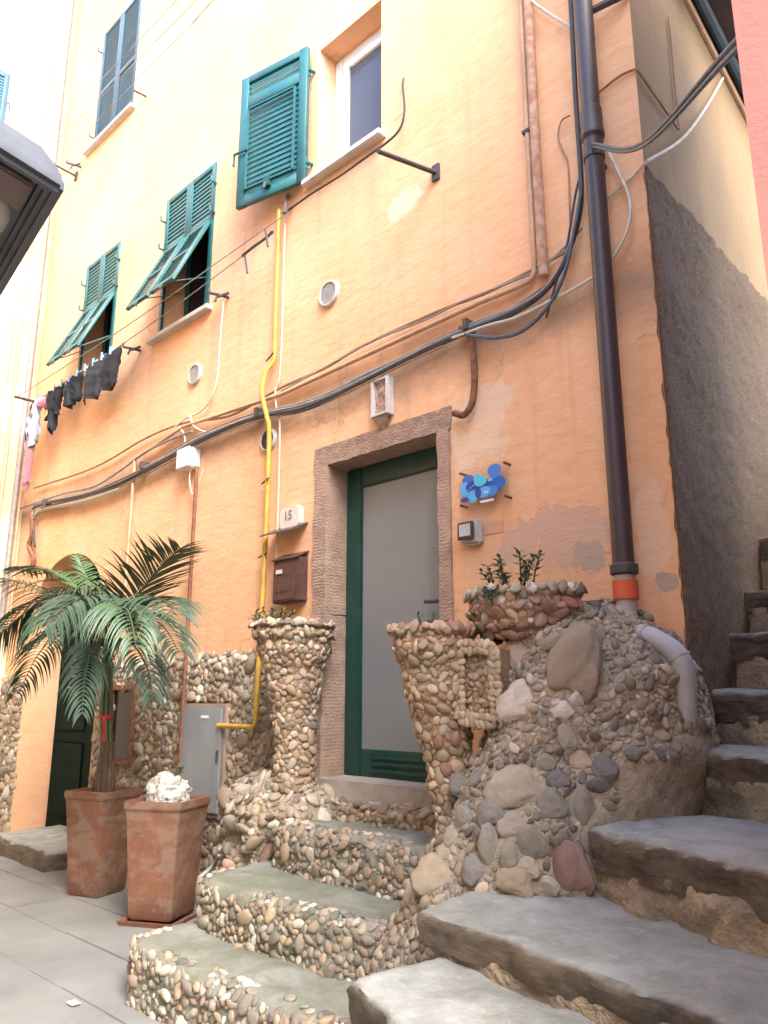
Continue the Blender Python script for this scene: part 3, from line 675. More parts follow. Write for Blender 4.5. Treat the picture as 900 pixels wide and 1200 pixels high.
# pink house across the steps
ph = thing('pink_house', 'dusty pink rendered house corner beside the stone stairway', 'house', (-.47, -2.18, 0))
q = ray(879, 175); tt = (-.47)/q.x; yq = CAM.y+q.y*tt
b = MB(); b.add([(-.47, yq, 0), (-.47, .9, 0), (-.47, .9, 7.0), (-.47, yq, 7.0)], [(0, 1, 2, 3)]); b.add([(-.47, yq, 0), (4, yq, 0), (4, yq, 7.0), (-.47, yq, 7.0)], [(0, 1, 2, 3)]); b.add([(-.47, .9, 0), (4, .9, 0), (4, .9, 7.0), (-.47, .9, 7.0)], [(3, 2, 1, 0)]); b.add([(-.47, yq, 7.0), (4, yq, 7.0), (4, .9, 7.0), (-.47, .9, 7.0)], [(0, 1, 2, 3)]); b.build('wall', M_PINK, ph)
# unseen house across the lane, behind and left of the viewpoint (added to shade the lower walls)
fh = thing('facing_shade_house', 'plain plastered house across the lane carrying the lane lamp', 'house', (-6, -3.45, 0))
b = MB(); b.box(-14, -1.3, -8, -3.45, 0, 6.9); b.build('wall', M_REAR, fh); b = MB(); b.box(-14.2, -1.1, -8.2, -3.25, 6.9, 7.02); b.build('roof', M_RUST, fh)

lh = thing('lane_shade_house', 'unseen plain plastered house added behind the viewpoint to shade the stairway', 'house', (2, -6.0, 0))  # unseen house added to keep sun and sky off the lower scene
b = MB(); b.box(-1.0, 8, -10, -6.0, 0, 5.2); b.build('wall', M_REAR, lh); b = MB(); b.box(-1.1, 8.2, -10.2, -5.8, 5.2, 5.32); b.build('roof', M_RUST, lh)

# ================================================================== stone stairway
stairs = thing('stone_stairway', 'worn grey slate stairway climbing the alley beside the ochre house', 'stairway', (-1.0, -1.2, 0), kind='structure')
def step(poly, z0, z1, slab, seed, inset=.05):
    n = len(poly); cx = sum(p[0] for p in poly)/n; cy = sum(p[1] for p in poly)/n
    ins = [(x+(cx-x)*inset*1.2, y+(cy-y)*inset*1.2) for x, y in poly]
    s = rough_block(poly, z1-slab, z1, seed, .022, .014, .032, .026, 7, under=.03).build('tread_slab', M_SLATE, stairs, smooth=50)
    r = rough_block(ins, z0, z1-slab*.7, seed+20, .035, .004, .01, .045, 6).build('riser', M_RISER, stairs, smooth=50)
step([(-2.0, -1.70), (-1.4, -1.98), (-.6, -2.2), (.3, -2.3), (.3, -1.3), (-1.3, -1.1), (-1.95, -1.2)], 0, .59, .17, 1)
step([(-1.7, -2.15), (-1.0, -2.5), (.3, -2.75), (.3, -2.0), (-1.2, -1.7)], 0, .31, .16, 9)
step([(-2.03, -1.34), (-1.52, -1.42), (-.80, -1.55), (.1, -1.68), (.1, -.4), (-1.5, -.35), (-2.1, -.85)], .2, .72, .11, 2)
step([(-1.66, -.76), (-1.25, -.94), (-.87, -1.10), (-.3, -1.30), (-.3, .2), (-1.52, .3), (-1.68, -.2)], .4, .98, .16, 3)
step([(-1.56, -.10), (-1.12, -.30), (-.45, -.48), (-.4, .6), (-1.56, .6)], .7, 1.24, .15, 4)
step([(-1.56, .17), (-1.1, .08), (-.4, .02), (-.4, .9), (-1.56, .9)], 1.0, 1.49, .16, 5)
step([(-1.56, .49), (-.4, .42), (-.4, 1.2), (-1.56, 1.2)], 1.3, 1.785, .15, 6)
step([(-1.56, .77), (-.4, .72), (-.4, 1.5), (-1.56, 1.5)], 1.6, 2.03, .14, 7)
step([(-1.56, 1.05), (-.4, 1.02), (-.4, 1.9), (-1.56, 1.9)], 1.85, 2.36, .14, 8)
step([(-1.56, 1.35), (-.4, 1.33), (-.4, 2.3), (-1.56, 2.3)], 2.1, 2.65, .14, 10)
step([(-1.56, 1.70), (-.4, 1.68), (-.4, 5.0), (-1.56, 5.0)], 2.3, 2.93, .14, 11)

# ================================================================== pebble entrance steps
ent = thing('entrance_steps', 'low pebble faced steps with mossy concrete treads leading to the green door', 'steps', (-3.2, -.7, 0))
E1 = [(-4.05, -.55), (-4.14, -1.02), (-4.08, -1.27), (-3.85, -1.40), (-2.9, -1.38), (-2.2, -1.36), (-1.85, -1.25), (-1.85, -.55)]
E2 = [(-4.10, -.30), (-4.08, -.80), (-3.94, -.97), (-3.55, -1.02), (-2.9, -.99), (-2.45, -.88), (-2.35, -.3)]
E3 = [(-4.15, .0), (-4.12, -.32), (-3.85, -.52), (-3.3, -.57), (-2.7, -.55), (-2.35, -.4), (-2.35, 0)]
E4 = [(-4.85, 0), (-4.80, -.22), (-4.55, -.42), (-4.15, -.50), (-3.80, -.42), (-3.72, -.15), (-3.78, 0)]
blocks = [(E1, 0, .255, 31), (E2, 0, .50, 32), (E3, 0, .75, 33)]
st_all = []
for poly, z0, z1, sd_ in blocks:
    mb = rough_block(poly, z0, z1, sd_, .025, .012, .05, .045, 4); o = mb.build('step', M_TREAD, ent, smooth=55)
    c = Vector((sum(p[0] for p in poly)/len(poly), sum(p[1] for p in poly)/len(poly), z1-.2))
    T = tris_of([mb], lambda p, n: n.z < .55 and p.y < -.05)
    cl = [(.045, .055, 8), (.027, .036, 260), (.019, .025, 6000), (.0125, .017, 12000), (.008, .011, 9000)]
    st_all += scatter(T, lambda p: (p-c), cl, lambda p, r: (None if (sd_ == 31 and p.x < -3.55 and p.z < .16 and random.random() < .85) else random.choices(['mixed', 'grey', 'white', 'tan'], [5, 3, .8, 1.5])[0]), tight=.85)
    # fringe of small pebbles along the nosing
    T2 = tris_of([mb], lambda p, n: n.z >= .55 and z1-p.z < .035 and min((Vector((p.x, p.y))-Vector(a).lerp(Vector(b_), tt_/8)).length for a, b_ in zip(poly, poly[1:]+poly[:1]) for tt_ in range(9)) < (.085 if sd_ != 33 else .13))
    if len(T2): st_all += scatter(T2, lambda p: Vector((0, 0, 1)), [(.022, .03, 500), (.014, .02, 2200)], lambda p, r: None if fbm(p, 3, 2) < -.05 else random.choices(['mixed', 'grey', 'white'], [3, 2, 1.6])[0])
rk = rough_block(E4, 0, .93, 36, .07, .03, .16, .045, 4); ro = rk.build('rock_base', M_MORTAR, ent, smooth=55); cc = Vector((-4.2, 0, .5))
T = tris_of([rk], lambda p, n: p.y < -.03)
st_all += scatter(T, lambda p: p-cc, [(.06, .08, 26), (.035, .05, 260), (.022, .031, 4000), (.013, .019, 8000)], lambda p, r: random.choices(['mixed', 'white', 'pink', 'tan', 'grey'], [4, 2.6, .8, 2, .8])[0])
E5 = [(-4.02, -.02), (-4.02, -.16), (-3.6, -.20), (-2.9, -.21), (-2.5, -.2), (-2.5, -.02)]
lg = rough_block(E5, .70, .845, 37, .02, .01, .04, .04, 5); lg.build('ledge', M_MORTAR_TAN, ent, smooth=55)
st_all += scatter(tris_of([lg], lambda p, n: p.y < -.06), lambda p: Vector((0, -.4, 1)), [(.03, .042, 60), (.02, .028, 900), (.012, .017, 1500)], lambda p, r: random.choices(['mixed', 'tan', 'grey'], [3, 3, 1.5])[0])
for i in range(0):
    x = -3.95+i*.043; r = random.uniform(.02, .04); st_all.append(dict(p=Vector((x, -.20+random.uniform(-.03, .03), .765)), n=Vector((0, -.3, 1)).normalized(), r=r, c=pick(random.choice(['mixed', 'tan', 'grey'])), lift=.3))
lay_stones(st_all, ent, 300)

# ================================================================== pebble mound beside the door
mound = thing('pebble_mound', 'bulging mound of cemented pebbles, shells and large stones against the ochre wall', 'rockery', (-2.0, -.4, 0))
rows = [(.15, [(-2.85, .02), (-2.80, -.75), (-2.55, -1.15), (-2.15, -1.22), (-1.75, -1.02), (-1.58, -.5), (-1.5, .02)]),
        (.45, [(-2.85, .02), (-2.72, -.62), (-2.48, -1.02), (-2.12, -1.10), (-1.72, -.92), (-1.54, -.45), (-1.5, .02)]),
        (.72, [(-2.80, .02), (-2.66, -.50), (-2.38, -.90), (-2.06, -1.00), (-1.70, -.82), (-1.52, -.40), (-1.5, .02)]),
        (1.0, [(-2.74, .02), (-2.58, -.40), (-2.24, -.76), (-1.96, -.82), (-1.66, -.66), (-1.50, -.30), (-1.49, .02)]),
        (1.22, [(-2.66, .02), (-2.48, -.34), (-2.16, -.64), (-1.90, -.67), (-1.60, -.50), (-1.44, -.20), (-1.45, .02)]),
        (1.45, [(-2.60, .02), (-2.42, -.32), (-2.10, -.56), (-1.85, -.57), (-1.58, -.40), (-1.43, -.13), (-1.45, .02)]),
        (1.65, [(-2.52, .02), (-2.36, -.28), (-2.08, -.46), (-1.85, -.46), (-1.62, -.30), (-1.52, -.09), (-1.53, .02)]),
        (1.80, [(-2.42, .02), (-2.30, -.24), (-2.08, -.37), (-1.88, -.35), (-1.72, -.20), (-1.66, -.06), (-1.66, .02)]),
        (1.885, [(-2.32, .02), (-2.24, -.18), (-2.08, -.26), (-1.92, -.24), (-1.80, -.14), (-1.76, -.05), (-1.76, .02)]),
        (1.905, [(-2.22, .02), (-2.16, -.08), (-2.08, -.12), (-1.98, -.11), (-1.92, -.08), (-1.90, -.03), (-1.90, .02)])]
cols = [catmull([(x, y, z) for z, r_ in rows for (x, y) in [r_[k]]], 5) for k in range(7)]
NR = len(cols[0]); full = []
for i in range(NR): full.append(catmull([c[i] for c in cols], 7))
NC = len(full[0]); mm_ = MB(); cen = Vector((-2.05, .05, 1.0))
vs = []
for i in range(NR):
    for j in range(NC):
        p = full[i][j]; d = Vector((p.x-cen.x, p.y-cen.y, .2)).normalized(); e = (.045*fbm(p, 4, 4)+.03*fbm(p, 10, 4)) if 0 < j < NC-1 else 0
        vs.append(p+d*e)
mm_.add(vs, [(i*NC+j, i*NC+j+1, (i+1)*NC+j+1, (i+1)*NC+j) for i in range(NR-1) for j in range(NC-1)]); mm_.f.append(tuple((NR-1)*NC+j for j in range(NC)))
mm_.build('mortar_core', M_MORTAR, mound, smooth=60)
BV = BVHTree.FromPolygons([tuple(v) for v in mm_.v], mm_.f)
def big(px, py, wpx, hpx, c, ang=0, thick=.45, rock=True, lift=.1):
    v = ray(px, py).normalized(); h = BV.ray_cast(CAM, v)
    if h[0] is None: return None
    p, n = h[0], h[1]
    if n.dot(v) > 0: n = -n
    dist = (p-CAM).dot(FW); a = wpx/2*dist/FPX; b_ = hpx/2*dist/FPX
    n = (n*.6-v*.4).normalized(); ax = (RT*math.cos(ang)+UP*math.sin(ang)); ax = (ax-n*ax.dot(n)).normalized()
    return dict(p=p, n=n, r=max(a, b_)*.95, c=c, a=ax, d=(a*1.08, b_*1.08, min(a, b_)*thick*1.2), rock=rock, lift=lift)
BIG = [(607, 926, 78, 52, (.36, .315, .24), .05), (672, 1020, 44, 62, (.255, .135, .115), .15), (676, 782, 58, 92, (.27, .205, .14), -.45, .45, True, .45), (611, 823, 54, 48, (.62, .56, .48), 0),
       (610, 766, 36, 44, (.50, .38, .32), .3, .3), (708, 900, 32, 30, (.135, .14, .145), 0), (510, 1026, 50, 44, (.36, .29, .19), .4), (604, 1034, 46, 34, (.35, .285, .18), -.5), (560, 1020, 36, 36, (.20, .20, .185), .5),
       (577, 994, 30, 48, (.24, .225, .19), .1), (648, 945, 34, 36, (.185, .185, .165), 0), (687, 948, 26, 48, (.235, .22, .17), .1), (577, 955, 34, 36, (.165, .165, .155), .3), (602, 968, 34, 30, (.33, .29, .23), 0),
       (540, 920, 26, 30, (.16, .165, .165), .6), (560, 912, 24, 32, (.15, .155, .16), .2), (625, 990, 34, 44, (.22, .205, .17), .4), (600, 1005, 30, 34, (.24, .22, .18), .2), (654, 915, 26, 26, (.11, .11, .125), 0), (680, 893, 26, 28, (.42, .33, .22), 0),
       (703, 920, 36, 18, (.14, .145, .15), -.2), (641, 1040, 30, 22, (.45, .41, .33), 0), (617, 1015, 34, 22, (.40, .34, .25), -.5), (665, 865, 20, 30, (.36, .33, .28), .2), (661, 833, 22, 20, (.66, .62, .55), 0), (676, 820, 18, 18, (.62, .58, .5), 0),
       (652, 752, 32, 20, (.30, .26, .21), .2), (530, 985, 26, 26, (.30, .26, .2), 0), (545, 960, 24, 28, (.23, .22, .2), 0), (660, 985, 24, 26, (.22, .21, .18), 0), (520, 1000, 22, 24, (.38, .31, .22), 0), (640, 895, 22, 20, (.26, .24, .2), 0), (690, 985, 22, 30, (.25, .22, .17), 0), (485, 1050, 26, 26, (.34, .28, .2), 0), (655, 1005, 18, 20, (.44, .37, .26), 0)]
pre = [s for s in (big(*b_) for b_ in BIG) if s]
def proj(p): q = p-CAM; k = q.dot(FW); return 450+FPX*q.dot(RT)/k, 600-FPX*q.dot(UP)/k
def mpal(p, r):
    px, py = proj(p)
    if (px > 722 and py > 890) or (px > 700 and py > 945) or (px > 792 and py > 858): return None      # bare mortar flank over the steps
    if py > 880: return random.choices(['grey', 'mixed', 'tan'], [5, 2, 1])[0]
    if 560 < px < 720 and 780 < py < 860: return random.choices(['shell', 'mixed', 'white', 'grey'], [5, 2, 1, .8])[0]
    if px < 605 and py < 800: return random.choices(['pink', 'tan', 'mixed'], [3, 1, 1])[0]
    return random.choices(['mixed', 'shell', 'grey', 'white'], [4, 3, 2, .6])[0]
T = tris_of([mm_], lambda p, n: p.y < -.01 and p.z > .2)
def mcls(): return [(.03, .04, 70), (.021, .028, 2200), (.014, .019, 12000), (.009, .0125, 18000), (.006, .008, 12000)]
lay_stones(scatter(T, lambda p: p-cen, mcls(), mpal, pre, tight=.84), mound, 300)

# ------------------------------------------------------------------ pebble urns
def urn(name, label, c, prof, pals, limit, group=None, sy=1.0, lean=None, extra=None, classes=None):
    t_ = thing(name, label, 'planter', c, group); mb = MB(); c = Vector(c)
    pr = [(p.x, p.z) for p in catmull([(r, 0, z) for r, z in prof], 4)]
    n = 30; mb.lathe([(r*(1+.05*math.sin(i*1.7)), z) for i, (r, z) in enumerate(pr)], c, n, sy=sy)
    if lean:
        mb.v = [v+Vector(lean)*(v.z-c.z) for v in mb.v]
    mb.v = [v+Vector((v.x-c.x, v.y-c.y, 0)).normalized()*.012*fbm(v, 6, 3) for v in mb.v]
    rim = mb.v[-n:]; top = c+Vector((0, 0, pr[-1][1]))
    mb.build('urn_body', M_MORTAR_TAN, t_, smooth=60)
    zt = sum(v.z for v in rim)/n; cxy = sum(rim, Vector())/n
    s = MB(); s.add([cxy+(v-cxy)*.97+Vector((0, 0, -.03)) for v in rim]+[cxy+Vector((0, 0, -.01))], [(i, (i+1) % n, n) for i in range(n)]); s.build('soil', M_SOIL, t_)
    T = tris_of([mb])
    def out(p):
        k = (p.z-c.z); ax = c+(Vector(lean)*k if lean else Vector()); return Vector((p.x-ax.x, p.y-ax.y, 0))
    st = scatter(T, out, classes or [(.026, .034, 300), (.019, .024, 5000), (.013, .017, 9000), (.009, .012, 6000)], pals, tight=.85)
    for v in rim:
        for _ in range(1):
            d = (v-cxy).normalized(); st.append(dict(p=v+Vector((random.uniform(-.01, .01), random.uniform(-.01, .01), .0)), n=(d+Vector((0, 0, .35))).normalized(), r=random.uniform(.02, .034), c=pick(random.choice(['mixed', 'white', 'tan'] if not extra else extra))))
    lay_stones(st, t_, limit); return t_, cxy
urnL, cL = urn('pebble_urn', 'tall flared pebble urn left of the green door with succulents', (-3.99, -.27, .90), [(.135, 0), (.125, .12), (.128, .35), (.165, .62), (.225, .86), (.255, .98), (.262, 1.03)],
               lambda p, r: random.choices(['tan', 'mixed', 'white', 'cream'], [5, 2, .6, 2])[0], 300, lean=(-.06, 0, 0))
urnR, cR = urn('pebble_urn', 'tapering pebble urn joined to the mound right of the green door', (-2.52, -.50, .78), [(.085, 0), (.088, .2), (.115, .45), (.165, .70), (.205, .93), (.213, 1.02)],
               lambda p, r: random.choices(['tan', 'cream', 'pink'], [5, 3, 1])[0] if p.z < 1.72 else random.choices(['pink', 'tan'], [4, 1])[0], 300, lean=(-.10, -.02, 0), extra=['pink', 'pink', 'tan'])
bowl, cB = urn('pebble_bowl', 'wide pink pebble bowl set between urn and mound under the plaque', (-2.22, -.29, 1.745), [(.21, 0), (.27, .05), (.30, .13), (.298, .225)],
               lambda p, r: random.choices(['pink', 'tan', 'white'], [6, 1, .5])[0] if p.z < 1.93 else random.choices(['white', 'cream', 'mixed', 'pink'], [3, 2, 2, 1])[0], 160, sy=.66, extra=['white', 'cream', 'mixed'],
               classes=[(.03, .04, 120), (.021, .028, 3000), (.012, .018, 7000), (.008, .011, 5000)])
# shell bordered niche between urn and mound
nic = thing('shell_niche', 'small upright niche edged with cream shells between urn and mound', 'niche', (-2.33, -.56, 1.2))
NP = [F(538, 757, -.56), F(540, 842, -.56), F(582, 846, -.56), F(580, 760, -.56)]
b = MB(); b.prism([NP[0]+Vector((0, .02, 0)), NP[1]+Vector((0, .02, 0)), NP[2]+Vector((0, .02, 0)), NP[3]+Vector((0, .02, 0))], (0, .16, 0)); b.build('niche_back', M_MORTAR_TAN, nic)
st = []
for a, b_ in zip(NP, NP[1:]+NP[:1]):
    k = max(2, int((b_-a).length/.030))
    for i in range(k):
        for off in (-.017, .017):
            p = a.lerp(b_, (i+.5)/k); d = (b_-a).normalized(); sd_ = d.cross(Vector((0, 1, 0))).normalized()
            st.append(dict(p=p+sd_*off+Vector((0, -.005, 0)), n=Vector((0, -1, 0)), r=.021, c=pick('cream'), lift=.3))
T = np.array([(NP[0][:], NP[1][:], NP[2][:]), (NP[0][:], NP[2][:], NP[3][:])])
st = scatter(T+np.array([0, .018, 0]), lambda p: Vector((0, -1, 0)), [(.016, .022, 900), (.011, .014, 900)], lambda p, r: 'tan', st)
lay_stones(st, nic, 200)

# ================================================================== terracotta pots
def pot(label, near, head, top, bot, h, saucer):
    near = Vector((*near, 0)); d1 = Vector((math.cos(R(head)), math.sin(R(head)), 0)); d2 = Vector((math.cos(R(head-90)), math.sin(R(head-90)), 0))
    c = near+d1*bot/2+d2*bot/2; t_ = thing('terracotta_pot', label, 'plant pot', c)
    def ring(s, z): return [c+d1*s*a+d2*s*b_+Vector((0, 0, z)) for a, b_ in ((-1, -1), (1, -1), (1, 1), (-1, 1))]
    z0 = .03 if saucer else .0; R_ = [ring(bot/2*.9, z0), ring(bot/2, z0+.02)]
    for i in range(1, 5): k = i/5; R_.append(ring((bot+(top*.94-bot)*k**1.1)/2, z0+.02+(h-.09)*k))
    R_ += [ring(top/2*.955, h-.06), ring(top/2, h-.055), ring(top/2, h), ring(top/2-.028, h), ring(top/2-.035, h-.06)]
    mb = MB()
    for q in R_: mb.v += q
    for i in range(len(R_)-1): mb.f += [(i*4+j, i*4+(j+1) % 4, (i+1)*4+(j+1) % 4, (i+1)*4+j) for j in range(4)]
    mb.f.append((3, 2, 1, 0)); mb.build('pot_body', M_TERRA, t_, bev=.007)
    s = MB(); q = R_[-1]; s.add(q, [(0, 1, 2, 3)]); s.build('soil', M_SOIL, t_)
    if saucer:
        sm_ = MB(); A = [ring(bot/2+.035, 0), ring(bot/2+.05, .035), ring(bot/2+.03, .035), ring(bot/2+.02, .012)]
        for q in A: sm_.v += q
        for i in range(3): sm_.f += [(i*4+j, i*4+(j+1) % 4, (i+1)*4+(j+1) % 4, (i+1)*4+j) for j in range(4)]
        sm_.f += [(3, 2, 1, 0), (12, 13, 14, 15)]; sm_.build('saucer', M_TERRA, t_, bev=.004)
    return c+Vector((0, 0, h-.06))
pc0 = pot('tall square terracotta pot holding the palm', (-5.94, -.53), 200, .42, .30, .76, False)
pc1 = pot('tall square terracotta pot on a saucer holding a white porous stone', (-4.87, -.56), 209, .43, .32, .78, True)
# white porous stone and its sprig
bm = bmesh.new(); bmesh.ops.create_icosphere(bm, subdivisions=5, radius=.13)
for v in bm.verts:
    q = v.co.copy(); v.co *= 1+.35*fbm(q, 7, 4)+.22*fbm(q, 22, 3); v.co.x *= 1.15; v.co.z *= .95
me = bpy.data.meshes.new('porous_stone'); bm.to_mesh(me); bm.free(); me.materials.append(M_CORAL); me.polygons.foreach_set('use_smooth', [True]*len(me.polygons))
ps = bpy.data.objects.new('porous_stone', me); COL.objects.link(ps); ps.location = pc1+Vector((.02, -.02, .10)); tag(ps, 'white porous stone sitting in the saucered terracotta pot', 'stone')
# ------------------------------------------------------------------ small plants
def sprig(name, label, base, n, h, spread, leaf, seed, lm=M_SUCC, up=1.0):
    rd = random.Random(seed); base = Vector(base); t_ = thing(name, label, 'plant', base); st, lf = MB(), MB()
    for i in range(n):
        th = rd.uniform(0, 6.28); b0 = base+Vector((math.cos(th), math.sin(th), 0))*spread*rd.uniform(.1, 1); L = h*rd.uniform(.5, 1)
        tip = b0+Vector((math.cos(th)*spread*rd.uniform(.2, .9), math.sin(th)*spread*rd.uniform(.2, .9), L*up)); P = catmull([b0+Vector((0, 0, -.03)), b0.lerp(tip, .5)+Vector((0, 0, L*.1)), tip], 5)
        st.tube(P, .0045, 5)
        m_ = int(L/.022)+2
        for k in range(m_):
            p = P[min(len(P)-1, int((k+1)/m_*(len(P)-1)))]; 
            for s_ in (0, math.pi):
                a = rd.uniform(0, 6.28)*.2+k*1.57+s_; d = Vector((math.cos(a), math.sin(a), rd.uniform(.15, .7))).normalized(); l = leaf*rd.uniform(.7, 1.15); sd_ = d.cross(Vector((0, 0, 1))).normalized(); nn = sd_.cross(d)
                q = [p, p+d*l*.45+sd_*l*.24, p+d*l, p+d*l*.45-sd_*l*.24, p+d*l*.45+nn*l*.10, p+d*l*.45-nn*l*.07]
                lf.add(q, [(0, 1, 4), (1, 2, 4), (2, 3, 4), (3, 0, 4), (1, 0, 5), (2, 1, 5), (3, 2, 5), (0, 3, 5)])
    st.build('stems', M_STALK, t_, smooth=60); lf.build('leaves', lm, t_, smooth=50); return t_
sprig('succulent', 'dark green succulent sprigs rising from the pink pebble bowl', cB+Vector((-.06, .0, -.02)), 13, .24, .11, .045, 3)
sprig('succulent', 'low green succulents sprawling over the rim of the left urn', cL+Vector((-.10, -.05, -.02)), 16, .13, .13, .04, 4)
sprig('succulent', 'tiny blue green sprout in the right urn', cR+Vector((-.06, .02, -.02)), 4, .11, .03, .03, 5)
sprig('succulent', 'single bluish sprout hanging over the pink pebble bowl', F(572, 702, -.54)+Vector((0, 0, 0)), 4, .06, .02, .05, 6, leafm('blue_succulent', (.06, .13, .11), (.09, .16, .14)))
sprig('succulent', 'small sprout behind the white porous stone', ps.location+Vector((.03, .03, .09)), 3, .10, .03, .04, 7)
# ------------------------------------------------------------------ palm
palm = thing('palm', 'young feather palm with arching fronds in the terracotta pot', 'palm', pc0)
b = MB()
for i in range(9):
    a = i*.7; r0 = .05; b.tube(catmull([pc0+Vector((r0*math.cos(a), r0*math.sin(a), -.06)), pc0+Vector((.055*math.cos(a), .055*math.sin(a), .18)), pc0+Vector((.035*math.cos(a), .035*math.sin(a), .42))], 4), [.026]*5+[.018]*4, 7)
b.build('trunk', M_TRUNK, palm, smooth=60)
b = MB(); CP = F(127, 745, -.44)
for i in range(7):
    a = i*.9+.4; b.tube(catmull([pc0+Vector((.03*math.cos(a), .03*math.sin(a), .25)), pc0.lerp(CP, .5)+Vector((.04*math.cos(a), .04*math.sin(a), 0)), CP+Vector((.02*math.cos(a), .02*math.sin(a), .02))], 5), .015, 7)
b.build('stalks', M_STALK, palm, smooth=60)
def frond(path, L0, droop, m, seed, n=34, start=.12):
    n = int(n*1.35); L0 *= 1.35; droop *= 1.15
    rd = random.Random(seed); P = catmull([F(*p) for p in path], 12); mb = MB(); mb.tube(P, [.011*(1-.8*i/len(P)) for i in range(len(P))], 6)
    ln = [0]
    for a, b_ in zip(P, P[1:]): ln.append(ln[-1]+(b_-a).length)
    for k in range(n):
        s = start+(1-start)*(k+.3)/n; d = s*ln[-1]; i = next((j for j in range(len(ln)-1) if ln[j+1] >= d), len(ln)-2)
        p = P[i].lerp(P[i+1], (d-ln[i])/max(1e-6, ln[i+1]-ln[i])); tg = (P[i+1]-P[i]).normalized()
        sd_ = tg.cross(Vector((0, 0, 1))); sd_ = sd_.normalized() if sd_.length > .05 else Vector((1, 0, 0)); up = sd_.cross(tg).normalized()
        for sg in (-1, 1):
            l = L0*(math.sin(math.pi*min(1, .22+s*.72))**.7)*rd.uniform(.85, 1.12); w_ = .0122*rd.uniform(.8, 1.2)
            dr = (tg*rd.uniform(.55, .75)+sd_*sg*rd.uniform(.65, .9)+up*rd.uniform(.1, .35)).normalized()
            pts_ = []; q = p.copy(); v = dr.copy(); ns = 6
            for j in range(ns+1):
                pts_.append(q.copy()); q = q+v*(l/ns); v = (v+Vector((0, 0, -droop*(1.0/ns)*rd.uniform(.8, 1.2)*2))).normalized()
            for j in range(ns+1):
                if pts_[j].y > -.03: pts_[j].y = -.03
            wv = v.cross(tg); wv = wv.normalized() if wv.length > .05 else sd_
            nn = []; 
            for j, q in enumerate(pts_):
                t_ = j/ns; ww = w_*(.5+.9*t_ if t_ < .35 else (1-t_)*1.27+.02); dq = (pts_[min(j+1, ns)]-pts_[max(0, j-1)]).normalized(); nv = dq.cross(sd_*sg); nv = nv.normalized() if nv.length > .05 else up; sv = nv.cross(dq).normalized()
                nn += [q-sv*ww+nv*ww*.35, q, q+sv*ww+nv*ww*.35]
            mb.add(nn, [(j*3+c_, j*3+c_+1, j*3+c_+4, j*3+c_+3) for j in range(ns) for c_ in (0, 1)])
    return mb.build('frond', m, palm, smooth=70)
y0 = -.44
frond([(127, 745, y0), (104, 702, -.52), (66, 672, -.62), (20, 668, -.75)], .34, .55, M_PALM2, 1)
frond([(127, 745, y0), (100, 700, -.75), (52, 703, -1.05), (-12, 752, -1.3)], .52, 1.25, M_PALM, 2, 44)
frond([(127, 745, y0), (112, 706, -.85), (84, 706, -1.15), (48, 738, -1.45)], .46, 1.2, M_PALM, 3, 34)
frond([(128, 745, y0), (158, 702, -.42), (190, 662, -.38), (212, 642, -.36)], .42, .18, M_PALM, 4, 32)
frond([(128, 745, y0), (160, 712, -.66), (188, 702, -.85), (208, 722, -1.0)], .36, .55, M_PALM, 5, 30)
frond([(129, 748, y0), (160, 722, -.5), (190, 733, -.55), (210, 765, -.6)], .34, .7, M_PALM, 6, 28)
frond([(126, 745, y0), (112, 700, -.40), (98, 668, -.36), (90, 650, -.34)], .22, .3, M_PALM2, 7, 20)
frond([(126, 748, y0), (90, 735, -.36), (50, 760, -.34), (20, 815, -.34)], .38, .9, M_PALM, 8, 30)
frond([(128, 752, y0), (152, 752, -.6), (172, 782, -.68), (180, 820, -.72)], .30, .9, M_PALM, 9, 24)
frond([(126, 752, y0), (112, 752, -.7), (100, 790, -.9), (96, 838, -.95)], .26, .9, M_PALM, 10, 24)
frond([(128, 748, y0), (134, 715, -.7), (150, 716, -1.1), (160, 760, -1.3)], .36, 1.1, M_PALM2, 11, 26)
frond([(127, 745, y0), (60, 700, -.25), (10, 680, -.15), (-30, 690, -.12)], .34, .7, M_PALM, 12, 30)
b = MB(); zr_ = F(122, 840, -.44).z; rc = pc0.lerp(CP, (zr_-pc0.z)/(CP.z-pc0.z)); b.lathe([(.052, -.016), (.060, -.012), (.058, .012), (.050, .018)], rc, 16)
kn = rc+Vector((.062, -.045, 0)); P = catmull([kn, kn+Vector((.03, -.02, -.03)), kn+Vector((.05, -.02, -.11)), kn+Vector((.045, -.02, -.19))], 5); sd2 = RT*.015
b.add([q-sd2*(.4+.6*i/len(P)) for i, q in enumerate(P)]+[q+sd2*(.4+.6*i/len(P))+Vector((0, 0, .006)) for i, q in enumerate(P)], [(i, i+1, len(P)+i+1, len(P)+i) for i in range(len(P)-1)]); rb = b.build('ribbon', M_RED, smooth=40); tag(rb, 'red ribbon tied round the palm stalks', 'ribbon')

# ================================================================== pipes on the wall
def pipe(name, label, cat, m, pts_, r, y=-.06, n=10, sm=0, group=None, parent=None):
    P = [F(p[0], p[1], p[2] if len(p) > 2 else y) for p in pts_]
    P = catmull(P, sm) if sm else P
    b = MB(); b.tube(P, r, n); loc = P[-1]
    o = b.build(name, m, parent, smooth=50, loc=None if parent else loc)
    if not parent: tag(o, label, cat, group)
    return o
def rounded(pts_, k=.25):
    """px polyline with softened corners"""
    out = [pts_[0]]
    for a, b_, c in zip(pts_, pts_[1:], pts_[2:]):
        f = lambda p, q, t: tuple(x+(y_-x)*t for x, y_ in zip(p, q))
        la = math.dist(a, b_); lc = math.dist(b_, c); d = 6
        out += [f(b_, a, min(.45, d/la)), f(b_, a, min(.2, d*.4/la)), f(b_, c, min(.2, d*.4/lc)), f(b_, c, min(.45, d/lc))]
    return out+[pts_[-1]]
